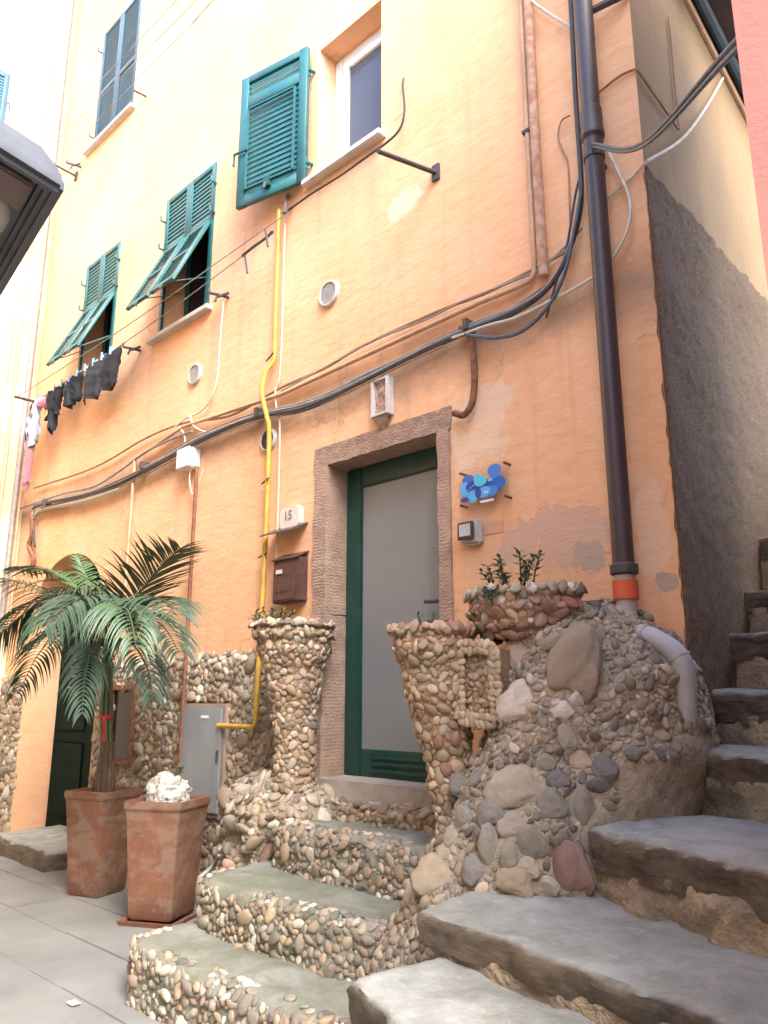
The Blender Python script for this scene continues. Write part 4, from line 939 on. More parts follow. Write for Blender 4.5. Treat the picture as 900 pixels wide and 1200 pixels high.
# yellow gas pipe: straight risers whose foot turns to the cabinet
zt, zb = F(331, 262).z, F(316, 850).z; gx = F(327, 420).x
gp = thing('gas_pipe', 'yellow gas pipe running down the ochre wall beside the mailbox', 'pipe', (gx, -.10, zb))
ZA, ZB_ = F(327, 425).z, F(327, 500).z
b = MB(); b.tube(catmull([(gx, -.05, zt+.1), (gx, -.05, ZA+.3), (gx, -.05, ZA+.02), (gx-.05, -.09, ZA-.10), (gx-.06, -.11, (ZA+ZB_)/2), (gx-.01, -.09, ZB_+.06), (gx, -.07, ZB_-.1), (gx, -.07, 2.6), (gx, -.085, 1.9), (gx, -.10, zb+.12), (gx, -.10, zb+.03), (gx-.04, -.10, zb-.01), (gx-.12, -.10, zb-.01), (gx-.46, -.10, zb-.01)], 6), .019, 10); b.build('pipe', M_YELLOW, gp, smooth=60)
for z in (ZA+.03, ZB_-.45, 2.5, 2.1): 
    b = MB(); b.tube([(gx-.10, -.05, z), (gx+.05, -.095, z+.01)], .007, 6); b.build('clip', M_RUST, gp)
pipe('cable', 'white cable running down alongside the yellow gas pipe', 'cable', M_CABLEW, [(334, 262), (329, 425), (323, 455), (324, 478), (328, 500), (324, 650), (320, 720)], .007, -.045, 6, 5)
# brown downpipe with orange sleeve and grey elbow
dp = thing('downpipe', 'dark brown downpipe with orange sleeve and grey plastic elbow at the house corner', 'drainpipe', F(735, 690, -.10))
dx = F(712, 400, -.12).x; zc = F(734, 672, -.12).z; zs = F(735, 682, -.12).z
b = MB(); b.tube([(dx, -.12, TOPZ-.1), (dx, -.12, 3.0), (dx, -.12, zc)], .052, 20); b.build('pipe', M_BROWNPIPE, dp, smooth=50)
zk = F(690, 160, -.12).z
b = MB(); b.lathe([(.053, .16), (.060, .15), (.062, .02), (.066, .0), (.066, -.02), (.053, -.04)], (dx, -.12, zk), 22); b.build('socket', M_BROWNPIPE, dp, smooth=30)
b = MB(); b.lathe([(.053, .03), (.067, .02), (.067, -.02), (.053, -.03)], (dx, -.12, zc+.02), 22); b.build('collar', M_IRON, dp, smooth=30)
b = MB(); b.lathe([(.050, .0), (.050, -.08)], (dx, -.12, zc+.02), 20); b.build('spigot', M_GREYPVC, dp, smooth=30)
b = MB(); b.lathe([(.04, -.03), (.060, -.035), (.060, -.125), (.04, -.13)], (dx, -.12, zc+.0), 22); b.build('sleeve', M_ORANGE, dp, smooth=30)
E0 = Vector((dx, -.12, zc-.11)); P = catmull([E0, E0+Vector((0, 0, -.10)), E0+Vector((.035, -.02, -.17)), F(765, 748, -.18), F(795, 770, -.20), F(803, 800, -.20), F(803, 850, -.19)], 6)
b = MB(); b.tube(P, .048, 18); b.build('elbow', M_GREYPVC, dp, smooth=50)
for i in (8, 16, 24):
    if i < len(P)-1:
        d = (P[i+1]-P[i]).normalized(); b = MB(); b.tube([P[i], P[i]+d*.012], .0515, 18); b.build('joint_ring', M_GREYPVC, dp, smooth=40)
for z in (4.35, 5.9): 
    b = MB(); b.lathe([(.053, -.014), (.058, -.014), (.058, .014), (.053, .014)], (dx, -.12, z), 20); b.box(dx-.012, dx+.012, -.07, 0, z-.012, z+.012); b.build('bracket', M_IRON, dp)
b = MB(); b.tube([F(690, 14, -.08), F(735, -8, -.03)], .022, 8); o = b.build('iron_bracket', M_IRON, loc=F(735, -8)); tag(o, 'dark iron bracket bar behind the top of the downpipe', 'bracket')
# rusted and painted risers
rx = F(632, 150).x; b = MB(); b.tube([(rx+.0, -.05, TOPZ-.4), (rx+.0, -.05, 4.6), (rx+.005, -.05, F(641, 328).z)], .03, 12)
b.v = [v+Vector((fbm(v, 9, 3)*.006, fbm(v+Vector((3, 3, 3)), 9, 3)*.006, 0)) for v in b.v]; o = b.build('rusty_pipe', M_RUSTPIPE, smooth=60, loc=(rx, -.05, F(641, 328).z)); tag(o, 'flaking rusty vertical pipe left of the brown downpipe', 'pipe')
cx_ = F(622, 150).x; zl = F(632, 330).z
cp = thing('conduit', 'pale painted conduit turning from the rusty pipe along the cable run', 'conduit', (cx_, -.05, zl))
b = MB(); b.tube([(cx_, -.04, TOPZ-.4)]+catmull([(cx_, -.04, zl+.34), (cx_, -.04, zl+.22), (cx_, -.04, zl+.08), (cx_-.02, -.04, zl+.02), (cx_-.09, -.04, zl), (cx_-.4, -.045, zl)], 5)+[F(330, 462, -.045), F(215, 500, -.045), F(158, 538, -.045)], .016, 8); b.build('tube', M_COND, cp, smooth=50)
for z in (zl+1.0, zl+2.2, zl+3.4): b = MB(); b.box(cx_-.03, cx_+.03, -.06, 0, z-.01, z+.01); b.build('clip', M_IRON, cp)
def vpipe(name, label, px0, py0, px1, py1, r, m, y=-.045, group=None):
    a = F(px0, py0, y); c = F(px1, py1, y); x = (a.x+c.x)/2; b = MB(); b.tube([(x, y, a.z), (x, y, (a.z+c.z)/2), (x, y, c.z)], r, 8); o = b.build(name, m, smooth=50, loc=(x, y, c.z)); return tag(o, label, 'conduit', group)
vpipe('conduit', 'thin brown conduit dropping from the cable run above the palm', 155, 538, 149, 700, .016, M_COND)
vpipe('conduit', 'rusty conduit below the white junction box', 229, 548, 212, 905, .016, M_RUST, -.085)
pipe('conduit', 'short rusty conduit curving down from the cables beside the door', 'conduit', M_RUST, [(540, 384), (551, 392), (555, 420), (556, 448), (553, 472), (544, 486), (532, 484)], .022, -.05, 8, 5)
# pipes in the inner corner
for i, (yy, r, m) in enumerate(((-.12, .030, M_CABLEG), (-.28, .022, M_COND), (-.40, .03, M_CREAM), (-.06, .02, M_COND))):
    b = MB(); b.tube([(XL+.05, yy, 2.2), (XL+.05, yy, 6), (XL+.05, yy, 12.5)], r, 8); o = b.build('corner_pipe', m, smooth=50, loc=(XL+.05, yy, 2.2))
    tag(o, ['grey corner pipe climbing the cream wall', 'thin tan corner pipe on the cream wall', 'cream painted corner pipe on the cream wall', 'thin tan pipe tight in the inner corner'][i], 'pipe')
# ------------------------------------------------------------------ cables
BND = [(40, 640, -.05), (38, 602, -.05), (48, 592, -.05), (100, 580, -.06), (140, 566, -.06), (190, 540, -.06), (230, 518, -.06), (275, 498, -.06), (310, 486, -.06), (350, 479, -.07), (390, 464, -.07), (430, 444, -.07), (480, 420, -.06), (520, 400, -.06), (555, 384, -.06), (600, 366, -.06), (640, 340, -.06), (664, 302, -.06), (679, 250, -.06), (680, 200, -.06), (676, 120, -.06), (668, 0, -.06), (664, -60, -.06)]
cb = thing('cable_bundle', 'thick bundle of black cables slung across the ochre wall', 'cables', F(555, 384, -.06))
def off(pts_, dx_, dy_, amp, seed, rng_=None):
    rd = random.Random(seed); q = pts_ if rng_ is None else pts_[rng_[0]:rng_[1]]
    return [(x+dx_+rd.uniform(-amp, amp), y_+dy_+rd.uniform(-amp, amp), z) for x, y_, z in q]
for i, (dy_, r, m, rg) in enumerate(((0, .015, M_CABLEB, None), (-2.6, .010, M_CABLEG, (0, 19)), (2.6, .011, M_CABLEB, (2, 18)), (-4.5, .008, M_CABLEBL, (9, 17)), (-5.5, .007, M_CABLEG, (5, 17)), (4.5, .008, M_CABLEO, (4, 14)), (5.5, .007, M_CABLEW, (1, 5)), (8, .007, M_CABLEG, (1, 5)))):
    pipe('cable', None, None, m, off(BND, 0, dy_, 1.0, i, rg), r, sm=6, n=7, parent=cb)
for (px, py) in ((310, 486), (555, 385), (175, 547), (60, 590)):
    b = MB(); p = F(px, py); b.box(p.x-.015, p.x+.015, -.095, 0, p.z-.035, p.z+.035); b.build('clamp', M_IRON, cb)
pipe('cable', 'thin painted cable running above the black bundle to the left corner', 'cable', M_CABLEO, [(40, 572), (110, 548), (170, 514), (215, 496), (270, 487), (330, 454), (380, 432), (420, 408), (470, 384), (520, 362), (570, 343), (630, 313), (668, 292)], .011, -.035, 6, 6)
pipe('cable', 'grey cable sagging above the conduit over the door', 'cable', M_CABLEG, [(330, 458), (400, 420), (440, 398), (500, 374), (540, 354), (600, 330), (640, 310), (682, 268)], .008, -.04, 6, 6)
pipe('cable', 'dark cable dipping below the clothes line towards the left corner', 'cable', M_CABLEG, [(0, 603), (40, 590), (75, 578), (110, 570), (140, 552), (170, 530), (200, 515), (225, 505)], .012, -.05, 6, 6)
pipe('cable', 'blue grey cable looping beside the rusty pipe into the bundle', 'cable', M_CABLEBL, [(545, 392), (580, 396), (612, 388), (640, 362), (660, 325), (672, 275), (681, 225)], .011, -.09, 6, 6)
pipe('cable', 'white cable crossing behind the downpipe and looping up to it', 'cable', M_CABLEW, [(530, 396), (570, 382), (605, 372), (650, 350), (690, 328), (715, 306), (735, 270), (738, 235), (724, 200), (706, 165)], .010, -.07, 6, 6)
pipe('cable', 'thin dark cable hanging between bundle and rusty pipe', 'cable', M_CABLEB, [(640, 372), (652, 330), (664, 290), (674, 230), (680, 205)], .007, -.06, 6, 6)
pipe('cable', 'thin loop of cable left of the downpipe above the bundle', 'cable', M_CABLEO, [(668, 135), (658, 142), (654, 160), (660, 178), (666, 195), (668, 260)], .006, -.03, 6, 6)
pipe('cable', 'pale cable arching from the rusty pipe top to the downpipe', 'cable', M_CABLEW, [(622, 0), (632, 8), (650, 20), (670, 32)], .009, -.05, 6, 6)
pipe('cable', 'black cable drooping from the wall hole to the white window sill', 'cable', M_CABLEB, [(473, 92, -.0), (472, 100, -.05), (474, 130, -.05), (468, 152, -.06), (452, 168, -.09), (432, 182, -.10), (400, 205, -.10), (365, 227, -.10), (338, 246, -.10)], .009, -.05, 6, 6)
pipe('cable', 'white cable hanging from the half open shutters towards the junction box', 'cable', M_CABLEW, [(262, 352), (258, 400), (255, 440), (248, 466), (235, 482), (218, 490)], .008, -.03, 6, 6)
pipe('cable', 'white loop of cable above the junction box', 'cable', M_CABLEW, [(205, 500), (222, 488), (226, 498), (240, 506), (262, 506), (285, 492)], .008, -.05, 6, 6)
pipe('cable', 'white cable feeding the junction box from above', 'cable', M_CABLEW, [(210, 500), (216, 510), (217, 525), (218, 538)], .007, -.05, 6, 6)
pipe('cable', 'white cable curling round the conduit below the junction box', 'cable', M_CABLEW, [(224, 548), (222, 562), (226, 580), (233, 565), (238, 550)], .006, -.06, 6, 6)
pipe('cable', 'frayed cable ends hanging beside the arched door', 'cable', M_RUST, [(37, 600), (38, 625), (34, 640), (40, 655), (36, 668)], .03, -.05, 6, 5)
# cables that leave the wall and cross the alley
a = F(694, 168, -.17); e = Vector((-.47, yq+.25, 0)); e.z = XP(862, 38, -.47).z; e.y = XP(862, 38, -.47).y
for i in range(2):
    mid = a.lerp(e, .5)+Vector((0, 0, -.16-.015*i)); b = MB(); b.tube(catmull([a+Vector((0, 0, -.02*i)), mid, e+Vector((0, .02, -.025*i))], 14), .0075, 7); o = b.build('cable', M_CABLEBL, smooth=60, loc=a)
    tag(o, ('upper', 'lower')[i]+' blue grey cable of the pair crossing from downpipe to pink house', 'cable', 'cables crossing to the pink house')
Q = [F(706, 238, -.03), F(740, 208, -.02), F(757, 190, -.02)]+[XP(px, py, XC+.03) for px, py in ((763, 186), (800, 162), (828, 125), (847, 92))]
b = MB(); b.tube(catmull(Q, 6), .009, 6); o = b.build('cable', M_CABLEW, smooth=60, loc=Q[2]); tag(o, 'white cable rounding the house corner up the alley wall', 'cable')
Q = [F(702, 108, -.02), F(725, 90, -.02), F(742, 82, -.015)]+[XP(px, py, XC+.02) for px, py in ((748, 84), (770, 115), (795, 151))]
b = MB(); b.tube(catmull(Q, 4), .008, 6); o = b.build('cable', M_CABLEO, smooth=60, loc=Q[2]); tag(o, 'thin brown cable bending round the house corner', 'cable')
Q = [XP(784, 20, XC+.015), XP(790, 90, XC+.015), XP(796, 152, XC+.015)]
b = MB(); b.tube(Q, .007, 6); o = b.build('cable', M_CABLEO, smooth=60, loc=Q[-1]); tag(o, 'thin ochre cable dropping down the alley side wall', 'cable')

# ================================================================== fittings on the wall
# junction box
p = F(228, 540); jb = thing('junction_box', 'white plastic junction box on top of the rusty conduit', 'junction box', (p.x, 0, p.z-.1))
b = MB(); b.box(p.x-.10, p.x+.10, -.10, 0, p.z-.09, p.z+.09); b.build('case', M_WHITE, jb, bev=.012); b = MB(); b.box(p.x-.104, p.x+.104, -.125, -.102, p.z-.094, p.z+.094); b.build('lid', M_WHITE, jb, bev=.01)
# votive relief above the door
a, c = F(443, 452), F(466, 490); v = thing('relief_plaque', 'small carved stone relief above the door lintel', 'relief', ((a.x+c.x)/2, 0, c.z))
x0, x1, z0, z1 = a.x-.005, c.x-.03, c.z+.03, F(443, 449).z
b = MB(); b.box(x0, x1, -.035, 0, z0, z1); b.box(x0, x0+.022, -.07, -.035, z0, z1); b.box(x1-.022, x1, -.07, -.035, z0, z1); b.box(x0+.022, x1-.022, -.068, -.035, z1-.022, z1); b.box(x0+.022, x1-.022, -.068, -.035, z0, z0+.022); b.build('frame', M_SILL, v, bev=.004)
def rel(u, w_):
    x = x0+.02+(x1-x0-.04)*u; z = z0+.02+(z1-z0-.04)*w_; return (x, -.036-max(0, .022*fbm((x, 1, z), 16, 3)+.018*(1-abs(u-.5)*2.4)), z)
b = MB(); b.grid(rel, 16, 26); b.build('carving', M_JAMB, v, smooth=60)
b = MB(); b.prism([(x0+.01, -.065, z0-.002), (x1-.01, -.065, z0-.002), ((x0+x1)/2+.03, -.02, z0-.09), ((x0+x1)/2-.03, -.02, z0-.09)], (0, .02, 0)); b.build('corbel', M_STONE, v, bev=.006)
def text_obj(body, size, loc, m, parent, name='lettering', ext=.0015):
    cu = bpy.data.curves.new('t', 'FONT'); cu.body = body; cu.size = size; cu.extrude = ext; cu.align_x = 'CENTER'; cu.align_y = 'CENTER'
    o = bpy.data.objects.new('t', cu); COL.objects.link(o); bpy.context.view_layer.update()
    me = bpy.data.meshes.new_from_object(o.evaluated_get(bpy.context.evaluated_depsgraph_get())); bpy.data.objects.remove(o); bpy.data.curves.remove(cu)
    me.materials.clear(); me.materials.append(m); q = bpy.data.objects.new(name, me); COL.objects.link(q); q.parent = parent; q.rotation_euler = (math.pi/2, 0, 0); q.location = Vector(loc)-worg(parent); return q
# house number
a, c = F(330, 600, -.03), F(352, 618, -.03); x0, x1 = a.x, c.x+.005; zc_ = F(341, 607, -.03).z; h_ = .085
hn = thing('house_number', 'small cream number plate reading 15 above the mailbox hood', 'number plate', ((x0+x1)/2, 0, zc_-h_))
b = MB(); k = .03; b.prism([(x0+k, -.05, zc_-h_), (x1-k, -.05, zc_-h_), (x1, -.05, zc_-h_+k), (x1, -.05, zc_+h_-k), (x1-k, -.05, zc_+h_), (x0+k, -.05, zc_+h_), (x0, -.05, zc_+h_-k), (x0, -.05, zc_-h_+k)], (0, .05, 0)); b.build('plate', M_PLATE, hn, bev=.006)
text_obj('15', .10, ((x0+x1)/2-.01, -.0525, zc_+.015), M_INK, hn)
# mailbox hood
p0, p1, p2 = F(316, 627, -.14), F(363, 628, -.0), F(340, 624, -.0); zr = F(340, 625).z
hd = MB(); xm = (x0+x1)/2; hd.prism([(xm-.20, -.16, zr-.03), (xm+.16, -.16, zr-.03), (xm+.16, 0, zr+.045), (xm-.20, 0, zr+.045)], (0, 0, .010)); o = hd.build('mailbox_hood', M_IRON, loc=(xm, 0, zr)); tag(o, 'thin dark metal hood fixed between number plate and mailbox', 'hood')
# mailbox
a, c = F(329, 655, -.03), F(357, 705, -.03); x0, x1, z0, z1 = a.x, c.x, c.z, F(357, 652, -.03).z
mbx = thing('mailbox', 'rusty brown metal mailbox beside the door surround', 'mailbox', ((x0+x1)/2, 0, z0))
b = MB(); b.box(x0, x1, -.10, 0, z0, z1); b.build('case', M_BROWNBOX, mbx, bev=.010)
b = MB(); b.prism([(x0-.006, -.115, z1-.02), (x1+.006, -.115, z1-.02), (x1+.006, -.0, z1+.035), (x0-.006, -.0, z1+.035)], (0, 0, .012)); b.build('lid', M_BROWNBOX, mbx, bev=.004)
b = MB(); b.box(x0+.02, x1-.02, -.104, -.1005, z0+.02, z1-.13); b.build('door', M_BROWNBOX, mbx, bev=.002)
b = MB(); b.box(x0+.045, x0+.115, -.108, -.1045, z1-.115, z1-.085); b.build('name_plate', M_PLATE, mbx)
for i in range(3): b = MB(); b.box(x0+.05+i*.05, x0+.08+i*.05, -.1065, -.1043, z0+.07, z0+.08); b.build('slot', M_DARKIN, mbx)
# blue plaque: clear acrylic plate on stand-offs
A, B_, C_, D_ = F(538, 553, -.05), F(593, 541, -.05), F(596, 583, -.05), F(540, 595, -.05)
x0, x1, z0, z1 = (A.x+D_.x)/2, (B_.x+C_.x)/2, (C_.z+D_.z)/2, (A.z+B_.z)/2; cxq, czq = (x0+x1)/2, (z0+z1)/2; wq, hq = x1-x0, z1-z0
bp = thing('blue_plaque', 'clear plaque with overlapping blue discs beside the door', 'plaque', (cxq, 0, z0))
b = MB(); b.box(x0, x1, -.052, -.046, z0, z1); b.build('plate', M_ACRYL, bp)
blues = {k: flat('plaque_'+k, c) for k, c in dict(mid=(.045, .22, .62), light=(.10, .42, .78), sky=(.13, .48, .72), deep=(.015, .13, .50), navy=(.012, .07, .36), cyan=(.09, .50, .72), violet=(.06, .15, .50)).items()}
# (u, v from the top, ru, rv) in fractions of the plate
DISC = [(.19, .27, .125, .135, 'violet'), (.75, .17, .14, .16, 'mid'), (.13, .52, .12, .19, 'light'), (.76, .32, .10, .14, 'mid'), (.40, .28, .07, .12, 'cyan'), (.60, .52, .25, .14, 'deep'), (.85, .55, .13, .18, 'deep'), (.30, .50, .14, .16, 'navy'), (.30, .78, .12, .17, 'light'), (.65, .74, .19, .15, 'mid'), (.53, .72, .15, .15, 'light'), (.14, .84, .09, .07, 'navy'), (.43, .72, .065, .14, 'navy'), (.49, .41, .135, .15, 'cyan')]
for i, (u, v_, ru, rv, k) in enumerate(DISC):
    yy = -.0535-.0012*i; b = MB(); c = Vector((x0+wq*u, yy, z1-hq*v_)); n = 28; b.prism([c+Vector((ru*wq*math.cos(2*math.pi*j/n), 0, rv*hq*math.sin(2*math.pi*j/n))) for j in range(n)], (0, .0010, 0)); b.build('disc', blues[k], bp)
wm = flat('plaque_white', (.75, .80, .85))
b = MB(); yy = -.0535-.0012*15
for (u, v_) in ((.60, .76), (.70, .45)):
    for dxx, dzz, ww, hh in ((-.03, 0, .012, .06), (.03, 0, .012, .06), (0, -.03, .05, .012), (0, .0, .05, .010)):
        b.box(x0+wq*(u+dxx)-wq*ww/2, x0+wq*(u+dxx)+wq*ww/2, yy-.0008, yy, z1-hq*(v_+dzz)-hq*hh/2, z1-hq*(v_+dzz)+hq*hh/2)
for k in range(4): b.box(x0+wq*(.22+.05*k), x0+wq*(.245+.05*k), yy-.0008, yy, z1-hq*(.60-.05*k), z1-hq*(.585-.05*k))
b.build('marks', wm, bp); b = MB(); b.box(x0+wq*.44, x0+wq*.72, -.056, -.053, z1-hq*1.0, z1-hq*.935); b.build('name_strip', wm, bp)
for (xx, zz) in ((x0+.01, z1-.01), (x1-.012, z1-.01), (x0+.01, z0+.01), (x1-.012, z0+.01)):
    b = MB(); b.tube([(xx, 0, zz), (xx, -.055, zz), (xx, -.060, zz)], .008, 10); b.build('standoff', M_RUST, bp)
# bell push with flip-up cover
p = F(551, 624, -.04); db = thing('bell_box', 'small grey switch box with tinted flip cover under the blue plaque', 'switch box', (p.x, 0, p.z-.08))
b = MB(); b.box(p.x-.065, p.x+.075, -.05, 0, p.z-.075, p.z+.07); b.build('case', M_GREYBOX, db, bev=.014)
b = MB(); b.prism([(p.x-.07, -.058, p.z-.045), (p.x+.045, -.058, p.z-.045), (p.x+.045, -.056, p.z+.06), (p.x-.07, -.056, p.z+.06)], (0, -.02, 0)); b.build('cover', flat('tinted_cover', (.06, .07, .08), .2), db, bev=.006)
b = MB(); b.box(p.x-.05, p.x+.03, -.081, -.0785, p.z-.025, p.z+.045); b.build('button', M_SILL, db)
b = MB(); q = F(580, 618); b.box(p.x+.08, q.x+.06, -.004, 0, q.z-.035, q.z+.035); o = b.build('wall_patch', mat('patch_paint', (.62, .36, .24), (.56, .33, .22), 9), loc=(q.x, 0, q.z)); tag(o, 'pinkish rectangular patch on the wall beside the switch box', 'patch')
# steel meter cabinet, door slightly ajar
cbn = thing('meter_cabinet', 'grey blue metal meter cabinet set in the pebble base', 'cabinet', (-5.36, -.04, .62))
b = MB(); x0, x1, z0, z1 = -5.66, -5.06, .60, 1.42; b.box(x0, x0+.035, -.07, .02, z0, z1); b.box(x1-.035, x1, -.07, .02, z0, z1); b.box(x0+.035, x1-.035, -.068, .02, z1-.035, z1); b.box(x0+.035, x1-.035, -.068, .02, z0, z0+.035); b.box(x0+.035, x1-.035, -.01, .02, z0+.035, z1-.035); b.build('frame', mat('cabinet_frame_paint', (.36, .28, .23), (.28, .21, .18), 10), cbn)
b = MB(); b.box(x0+.03, x1-.03, -.088, -.072, z0+.03, z1-.03); b.build('door', M_STEEL, cbn, bev=.006)
b = MB(); b.box(x0+.30, x0+.40, -.0915, -.0885, z1-.11, z1-.09); b.build('label_strip', M_WHITE, cbn); b = MB(); b.box(x1-.065, x1-.045, -.10, -.0885, 1.0, 1.08); b.build('lock', M_IRON, cbn)
pipe('hose', 'grey hose running from the meter cabinet down to the paving', 'hose', M_GREYPVC, [(264, 962, -.08), (262, 985, -.12), (256, 1003, -.22), (246, 1018, -.32), (232, 1030, -.42)], .014, -.1, 8, 6)
# doorstep of the arched door
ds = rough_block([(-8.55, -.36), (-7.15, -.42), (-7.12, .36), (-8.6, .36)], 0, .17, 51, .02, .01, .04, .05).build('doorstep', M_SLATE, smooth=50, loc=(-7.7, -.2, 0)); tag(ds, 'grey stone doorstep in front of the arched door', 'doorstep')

p = ZP(86, 1177, .004); b = MB(); b.grid(lambda u, v: p+Vector(((u-.5)*.07+.01*fbm((u, v, 1), 3, 2), (v-.5)*.045, .006+.012*abs(fbm((u*2, v*2, 4), 2, 2)))), 6, 5); o = b.build('paper_scrap', M_WHITE, loc=p); tag(o, 'crumpled scrap of white paper lying on the paving', 'litter')
# ================================================================== clothes lines
def bar(label, a, b_, r=.016, hook=True):
    m_ = MB(); m_.tube([a, b_], r, 8); o = m_.build('line_bracket', M_IRON, smooth=50, loc=a); tag(o, label, 'bracket')
    if hook:
        m2 = MB(); m2.box(a.x-.03, a.x+.03, -.02, 0, a.z-.06, a.z+.06); m2.build('wall_plate', M_IRON, o)
    return o
a0, b0 = F(90, 207, 0), F(35, 177, -.62); bar('iron clothes line bar under the top floor shutters', a0, b0, .014)
a1, b1 = F(55, 474, 0), F(18, 465, -.50); bar('iron clothes line bar carrying the laundry at the inner corner', a1, b1)
a2, b2 = F(512, 203, 0), F(443, 177, -.50); bar('iron bar sloping out below the white window', a2, b2, .017)
b3 = F(333, 250, -.16); b = MB(); b.tube([F(337, 229, -.0), b3], .014, 8); b.tube([b3, F(342, 243, 0)], .012, 8); o = b.build('line_bracket', M_IRON, smooth=50, loc=(b3.x, 0, b3.z)); tag(o, 'triangular iron bracket under the open green shutter', 'bracket')
bar('short iron hook bar right of the top floor shutters', F(171, 113, 0), F(157, 106, -.25), .012, False)
LN_A, LN_B = b1.lerp(a1, .06), b3
def line(label, a, e, sag, r=.005, group=None):
    P = catmull([a, a.lerp(e, .5)+Vector((0, 0, -sag)), e], 12); b = MB(); b.tube(P, r, 5); o = b.build('clothes_line', M_CABLEG, smooth=50, loc=a); tag(o, label, 'clothes line', group); return P
line('bare clothes line from laundry bar to shutter bracket', b1.lerp(a1, .05), F(333, 252, -.16), .04)
LP = line('clothes line holding the black and pastel laundry', b1.lerp(a1, .62), F(322, 272, -.18), .05)
for i in range(4):
    s = (.97, .78, .50, .10)[i]; p = a0.lerp(b0, s); e = [F(206, 0, p.y), F(229, 0, p.y), F(250, 0, p.y), F(246, 2, p.y)][i]; d = e-p
    line(('clothes line tied at the free tip of the top iron bar', 'clothes line tied second from the free tip of the top bar', 'clothes line tied at the middle of the top iron bar', 'clothes line tied next to the wall plate of the top bar')[i], p, p+d*1.3, .02, .004, 'clothes lines past the top floor')
def hookthing(px, py, label):
    p = F(px, py); b = MB(); b.tube(catmull([p, p+Vector((-.02, -.10, 0)), p+Vector((-.06, -.16, .01)), p+Vector((-.09, -.15, .06))], 4), .014, 6); b.tube([p+Vector((-.03, -.10, 0)), p+Vector((-.03, -.12, -.07))], .012, 6); b.tube([p+Vector((.03, -.02, .03)), p+Vector((-.02, -.1, -.02))], .014, 6); o = b.build('pulley_hook', M_IRON, smooth=50, loc=p); tag(o, label, 'hook')
hookthing(268, 349, 'iron pulley hook right of the half open shutters'); hookthing(165, 411, 'iron pulley hook left of the half open shutters'); hookthing(95, 196, 'iron hook beside the top clothes line bar')
pipe('rope', 'short knotted rope end tied to the clothes line', 'rope', M_CABLEB, [(284, 300, -.2), (296, 290, -.2), (310, 280, -.19), (320, 271, -.18)], .012, -.2, 6, 4)
for (px, py, lb) in ((289, 318, 'dangling rope tail at the loose end of the knotted rope'), (313, 287, 'dangling rope tail beside the triangular shutter bracket')): pipe('rope', lb, 'rope', M_CABLEB, [(px-2, py-18, -.2), (px, py-6, -.2), (px+1, py+2, -.2)], .010, -.2, 5, 3, 'rope tails on the clothes line')
def line_at(px):
    best = min(LP, key=lambda q: abs(proj(q)[0]-px)); return best
def garment(name, label, cat, px, wpx, hpx, m, shape, seed, group=None, folds=3, depth=.035, tilt=0):
    p = line_at(px); sc = (p-CAM).dot(FW)/FPX; L = hpx*sc*1.03; Wd = wpx*sc/2*2.0; rd = random.Random(seed); ph_ = rd.uniform(0, 6)
    mb = MB(); nv, nu = 22, 22; ax = X1
    def fn(u, v):
        th = 2*math.pi*u; hw = Wd*shape(v); c = math.cos(th); s = math.sin(th)
        fold = math.sin(c*folds*1.6+ph_+v*1.5)*.025*(.3+v)+.02*fbm((c+seed, v*2, s), 2.2, 3)
        return p+ax*(c*hw+tilt*v*Wd+.012*math.sin(v*7+ph_))+Vector((0, s*depth*(.35+.65*math.sin(math.pi*min(1, .15+v*.85)))+fold, -.01-L*v*(1+.06*math.sin(c*3+ph_))))
    mb.grid(fn, nu, nv); o = mb.build(name, m, smooth=70, loc=p); tag(o, label, cat, group); return o, p
BLK, NAVY, LBL, PNK, MAU = cloth('black_cloth', (.016, .018, .024)), cloth('charcoal_cloth', (.028, .033, .042)), cloth('light_blue_cloth', (.42, .55, .72)), cloth('pink_cloth', (.68, .36, .46)), cloth('mauve_cloth', (.34, .17, .19))
sh_sq = lambda v: .9+.15*math.sin(v*3); sh_tri = lambda v: 1.0-.35*v+.1*math.sin(v*8); sh_sock = lambda v: (.8 if v < .55 else .8-.45*(v-.55)/.45)*(1+.1*math.sin(v*9))
gl = []
gl.append(garment('trousers', 'large black garment hanging beside the half open shutters', 'garment', 131, 22, 46, BLK, sh_sq, 1, folds=2))
gl.append(garment('shirt', 'broad charcoal garment second along the laundry line from the shutters', 'garment', 110, 24, 44, NAVY, lambda v: .95+.12*math.sin(v*3.2), 2))
gl.append(garment('sock', 'narrow black sock between the broad garment and the vest', 'garment', 93, 9, 32, BLK, sh_sock, 3))
gl.append(garment('vest', 'small black vest with straps on the laundry line', 'garment', 80, 13, 34, NAVY, sh_tri, 4))
gl.append(garment('blouse', 'ruffled black blouse with hanging sleeve on the laundry line', 'garment', 65, 20, 34, BLK, lambda v: .85+.25*math.sin(v*5+1), 5, folds=5)); gl.append(garment('stocking', 'thin dark stocking dangling below the ruffled blouse', 'garment', 67, 8, 50, NAVY, lambda v: .6+.2*math.sin(v*8), 6))
gl.append(garment('skirt', 'light blue cloth hanging from pink pegs at the bar', 'garment', 45, 17, 52, LBL, lambda v: .75+.35*v, 7, folds=5)); gl.append(garment('bra', 'dark garment behind the light blue cloth', 'garment', 39, 10, 62, BLK, lambda v: .5+.3*math.sin(v*4), 8, tilt=-.6))
gl.append(garment('scarf', 'long mauve scarf hanging lowest on the laundry line', 'garment', 40, 8, 98, MAU, lambda v: .6+.25*math.sin(v*6), 9, tilt=-.3)); gl.append(garment('camisole', 'pink cloth bunched at the end of the laundry line', 'garment', 46, 14, 12, PNK, lambda v: 1.1-.3*v, 10))
PEG = flat('peg_blue', (.25, .48, .66)); PEGP = flat('peg_pink', (.75, .25, .42))
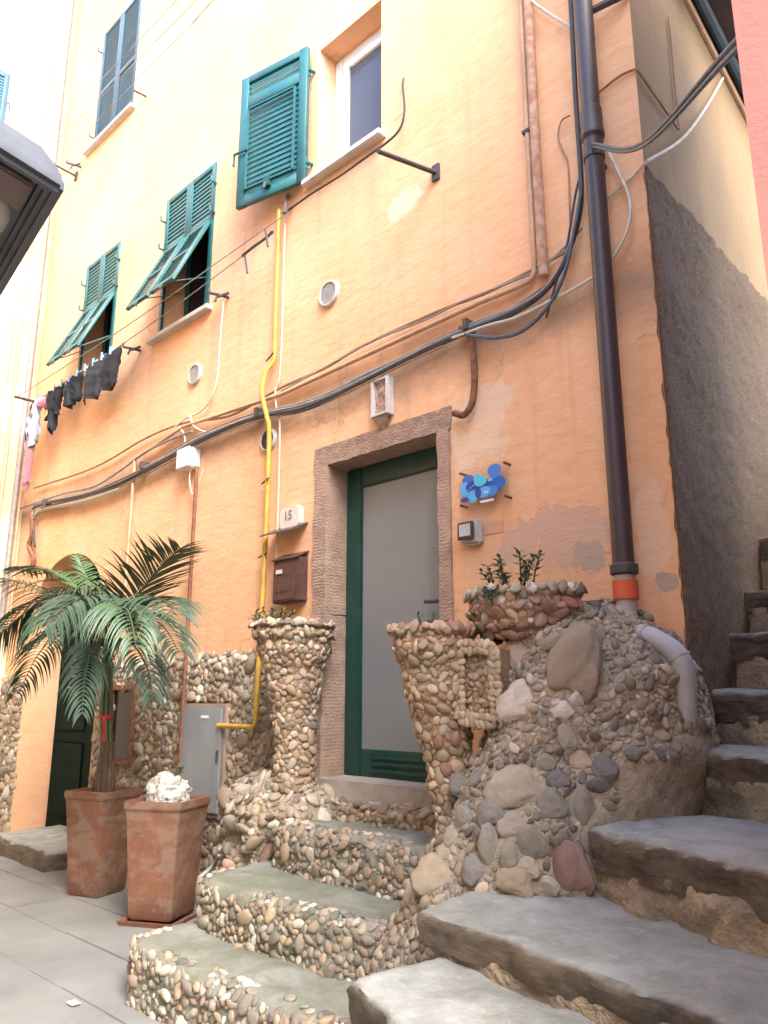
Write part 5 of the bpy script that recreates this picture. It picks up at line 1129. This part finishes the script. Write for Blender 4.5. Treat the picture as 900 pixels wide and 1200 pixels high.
for px in (137, 126, 116, 106, 93, 82, 72, 62, 50, 43):
    p = line_at(px); b = MB(); b.box(p.x-.012, p.x+.012, p.y-.035, p.y-.022, p.z-.05, p.z+.035); b.box(p.x-.012, p.x+.012, p.y+.006, p.y+.018, p.z-.05, p.z+.035); b.box(p.x-.012, p.x+.012, p.y-.022, p.y+.006, p.z-.01, p.z+.01)
    o = b.build('clothes_peg', PEGP if px < 55 else PEG, loc=p); tag(o, 'pink clothes peg on the laundry line' if px < 55 else 'pale blue clothes peg on the laundry line', 'clothes peg', 'pink clothes pegs' if px < 55 else 'pale blue clothes pegs')

# ================================================================== lane lamp near the viewpoint
zl_ = 2.75; K = ZP(76, 226, zl_); A_ = ZP(-6, 175, zl_); B_ = ZP(-4, 358, zl_)
e1 = (A_-K).normalized(); e2 = (B_-K).normalized(); e1 = Vector((e1.x, e1.y, 0)).normalized(); e2 = (Vector((e2.x, e2.y, 0))-e1*Vector((e2.x, e2.y, 0)).dot(e1)*.0).normalized()
W1, L1 = .36, .80
lamp = thing('lane_lamp', 'dark metal lane lamp with pale lens on the facing wall', 'lamp', K+e1*W1/2+e2*L1/2)
def rect(d, z, dd=0): return [K+e1*(d)+e2*(d)+Vector((0, 0, z)), K+e1*(W1-d)+e2*d+Vector((0, 0, z)), K+e1*(W1-d)+e2*(L1-d)+Vector((0, 0, z)), K+e1*d+e2*(L1-d)+Vector((0, 0, z))]
b = MB(); rs = [rect(.045, .045), rect(.045, .0), rect(0, 0), rect(0, .05), rect(.06, .14)]
for q in rs: b.v += q
for i in range(4): b.f += [(i*4+j, i*4+(j+1) % 4, (i+1)*4+(j+1) % 4, (i+1)*4+j) for j in range(4)]
b.f += [(16, 17, 18, 19), (3, 2, 1, 0)]; b.build('hood', M_LAMP, lamp, bev=.014)
b = MB(); b.prism([K+e1*.07+e2*.08+Vector((0, 0, .038)), K+e1*(W1-.07)+e2*.08+Vector((0, 0, .038)), K+e1*(W1-.07)+e2*.22+Vector((0, 0, .038)), K+e1*.07+e2*.22+Vector((0, 0, .038))], (0, 0, -.02)); b.build('gear_tray', mat('lamp_tray', (.20, .16, .155)), lamp, bev=.006)
c = K+e1*W1*.5+e2*.36+Vector((0, 0, .03)); b = MB(); b.lathe([(.0, -.06), (.07, -.05), (.115, -.02), (.125, .01)], c, 24, sy=.75); b.build('lens', M_LENS, lamp, smooth=60)
b = MB(); c = K+e1*W1*.5+e2*L1+Vector((0, 0, .06)); b.tube(catmull([c-e2*.1, c+e2*.05, Vector((c.x, -3.3, c.z+.05)), Vector((c.x, -3.5, c.z+.05))], 5), .03, 10); b.build('arm', M_IRON, lamp, smooth=50)
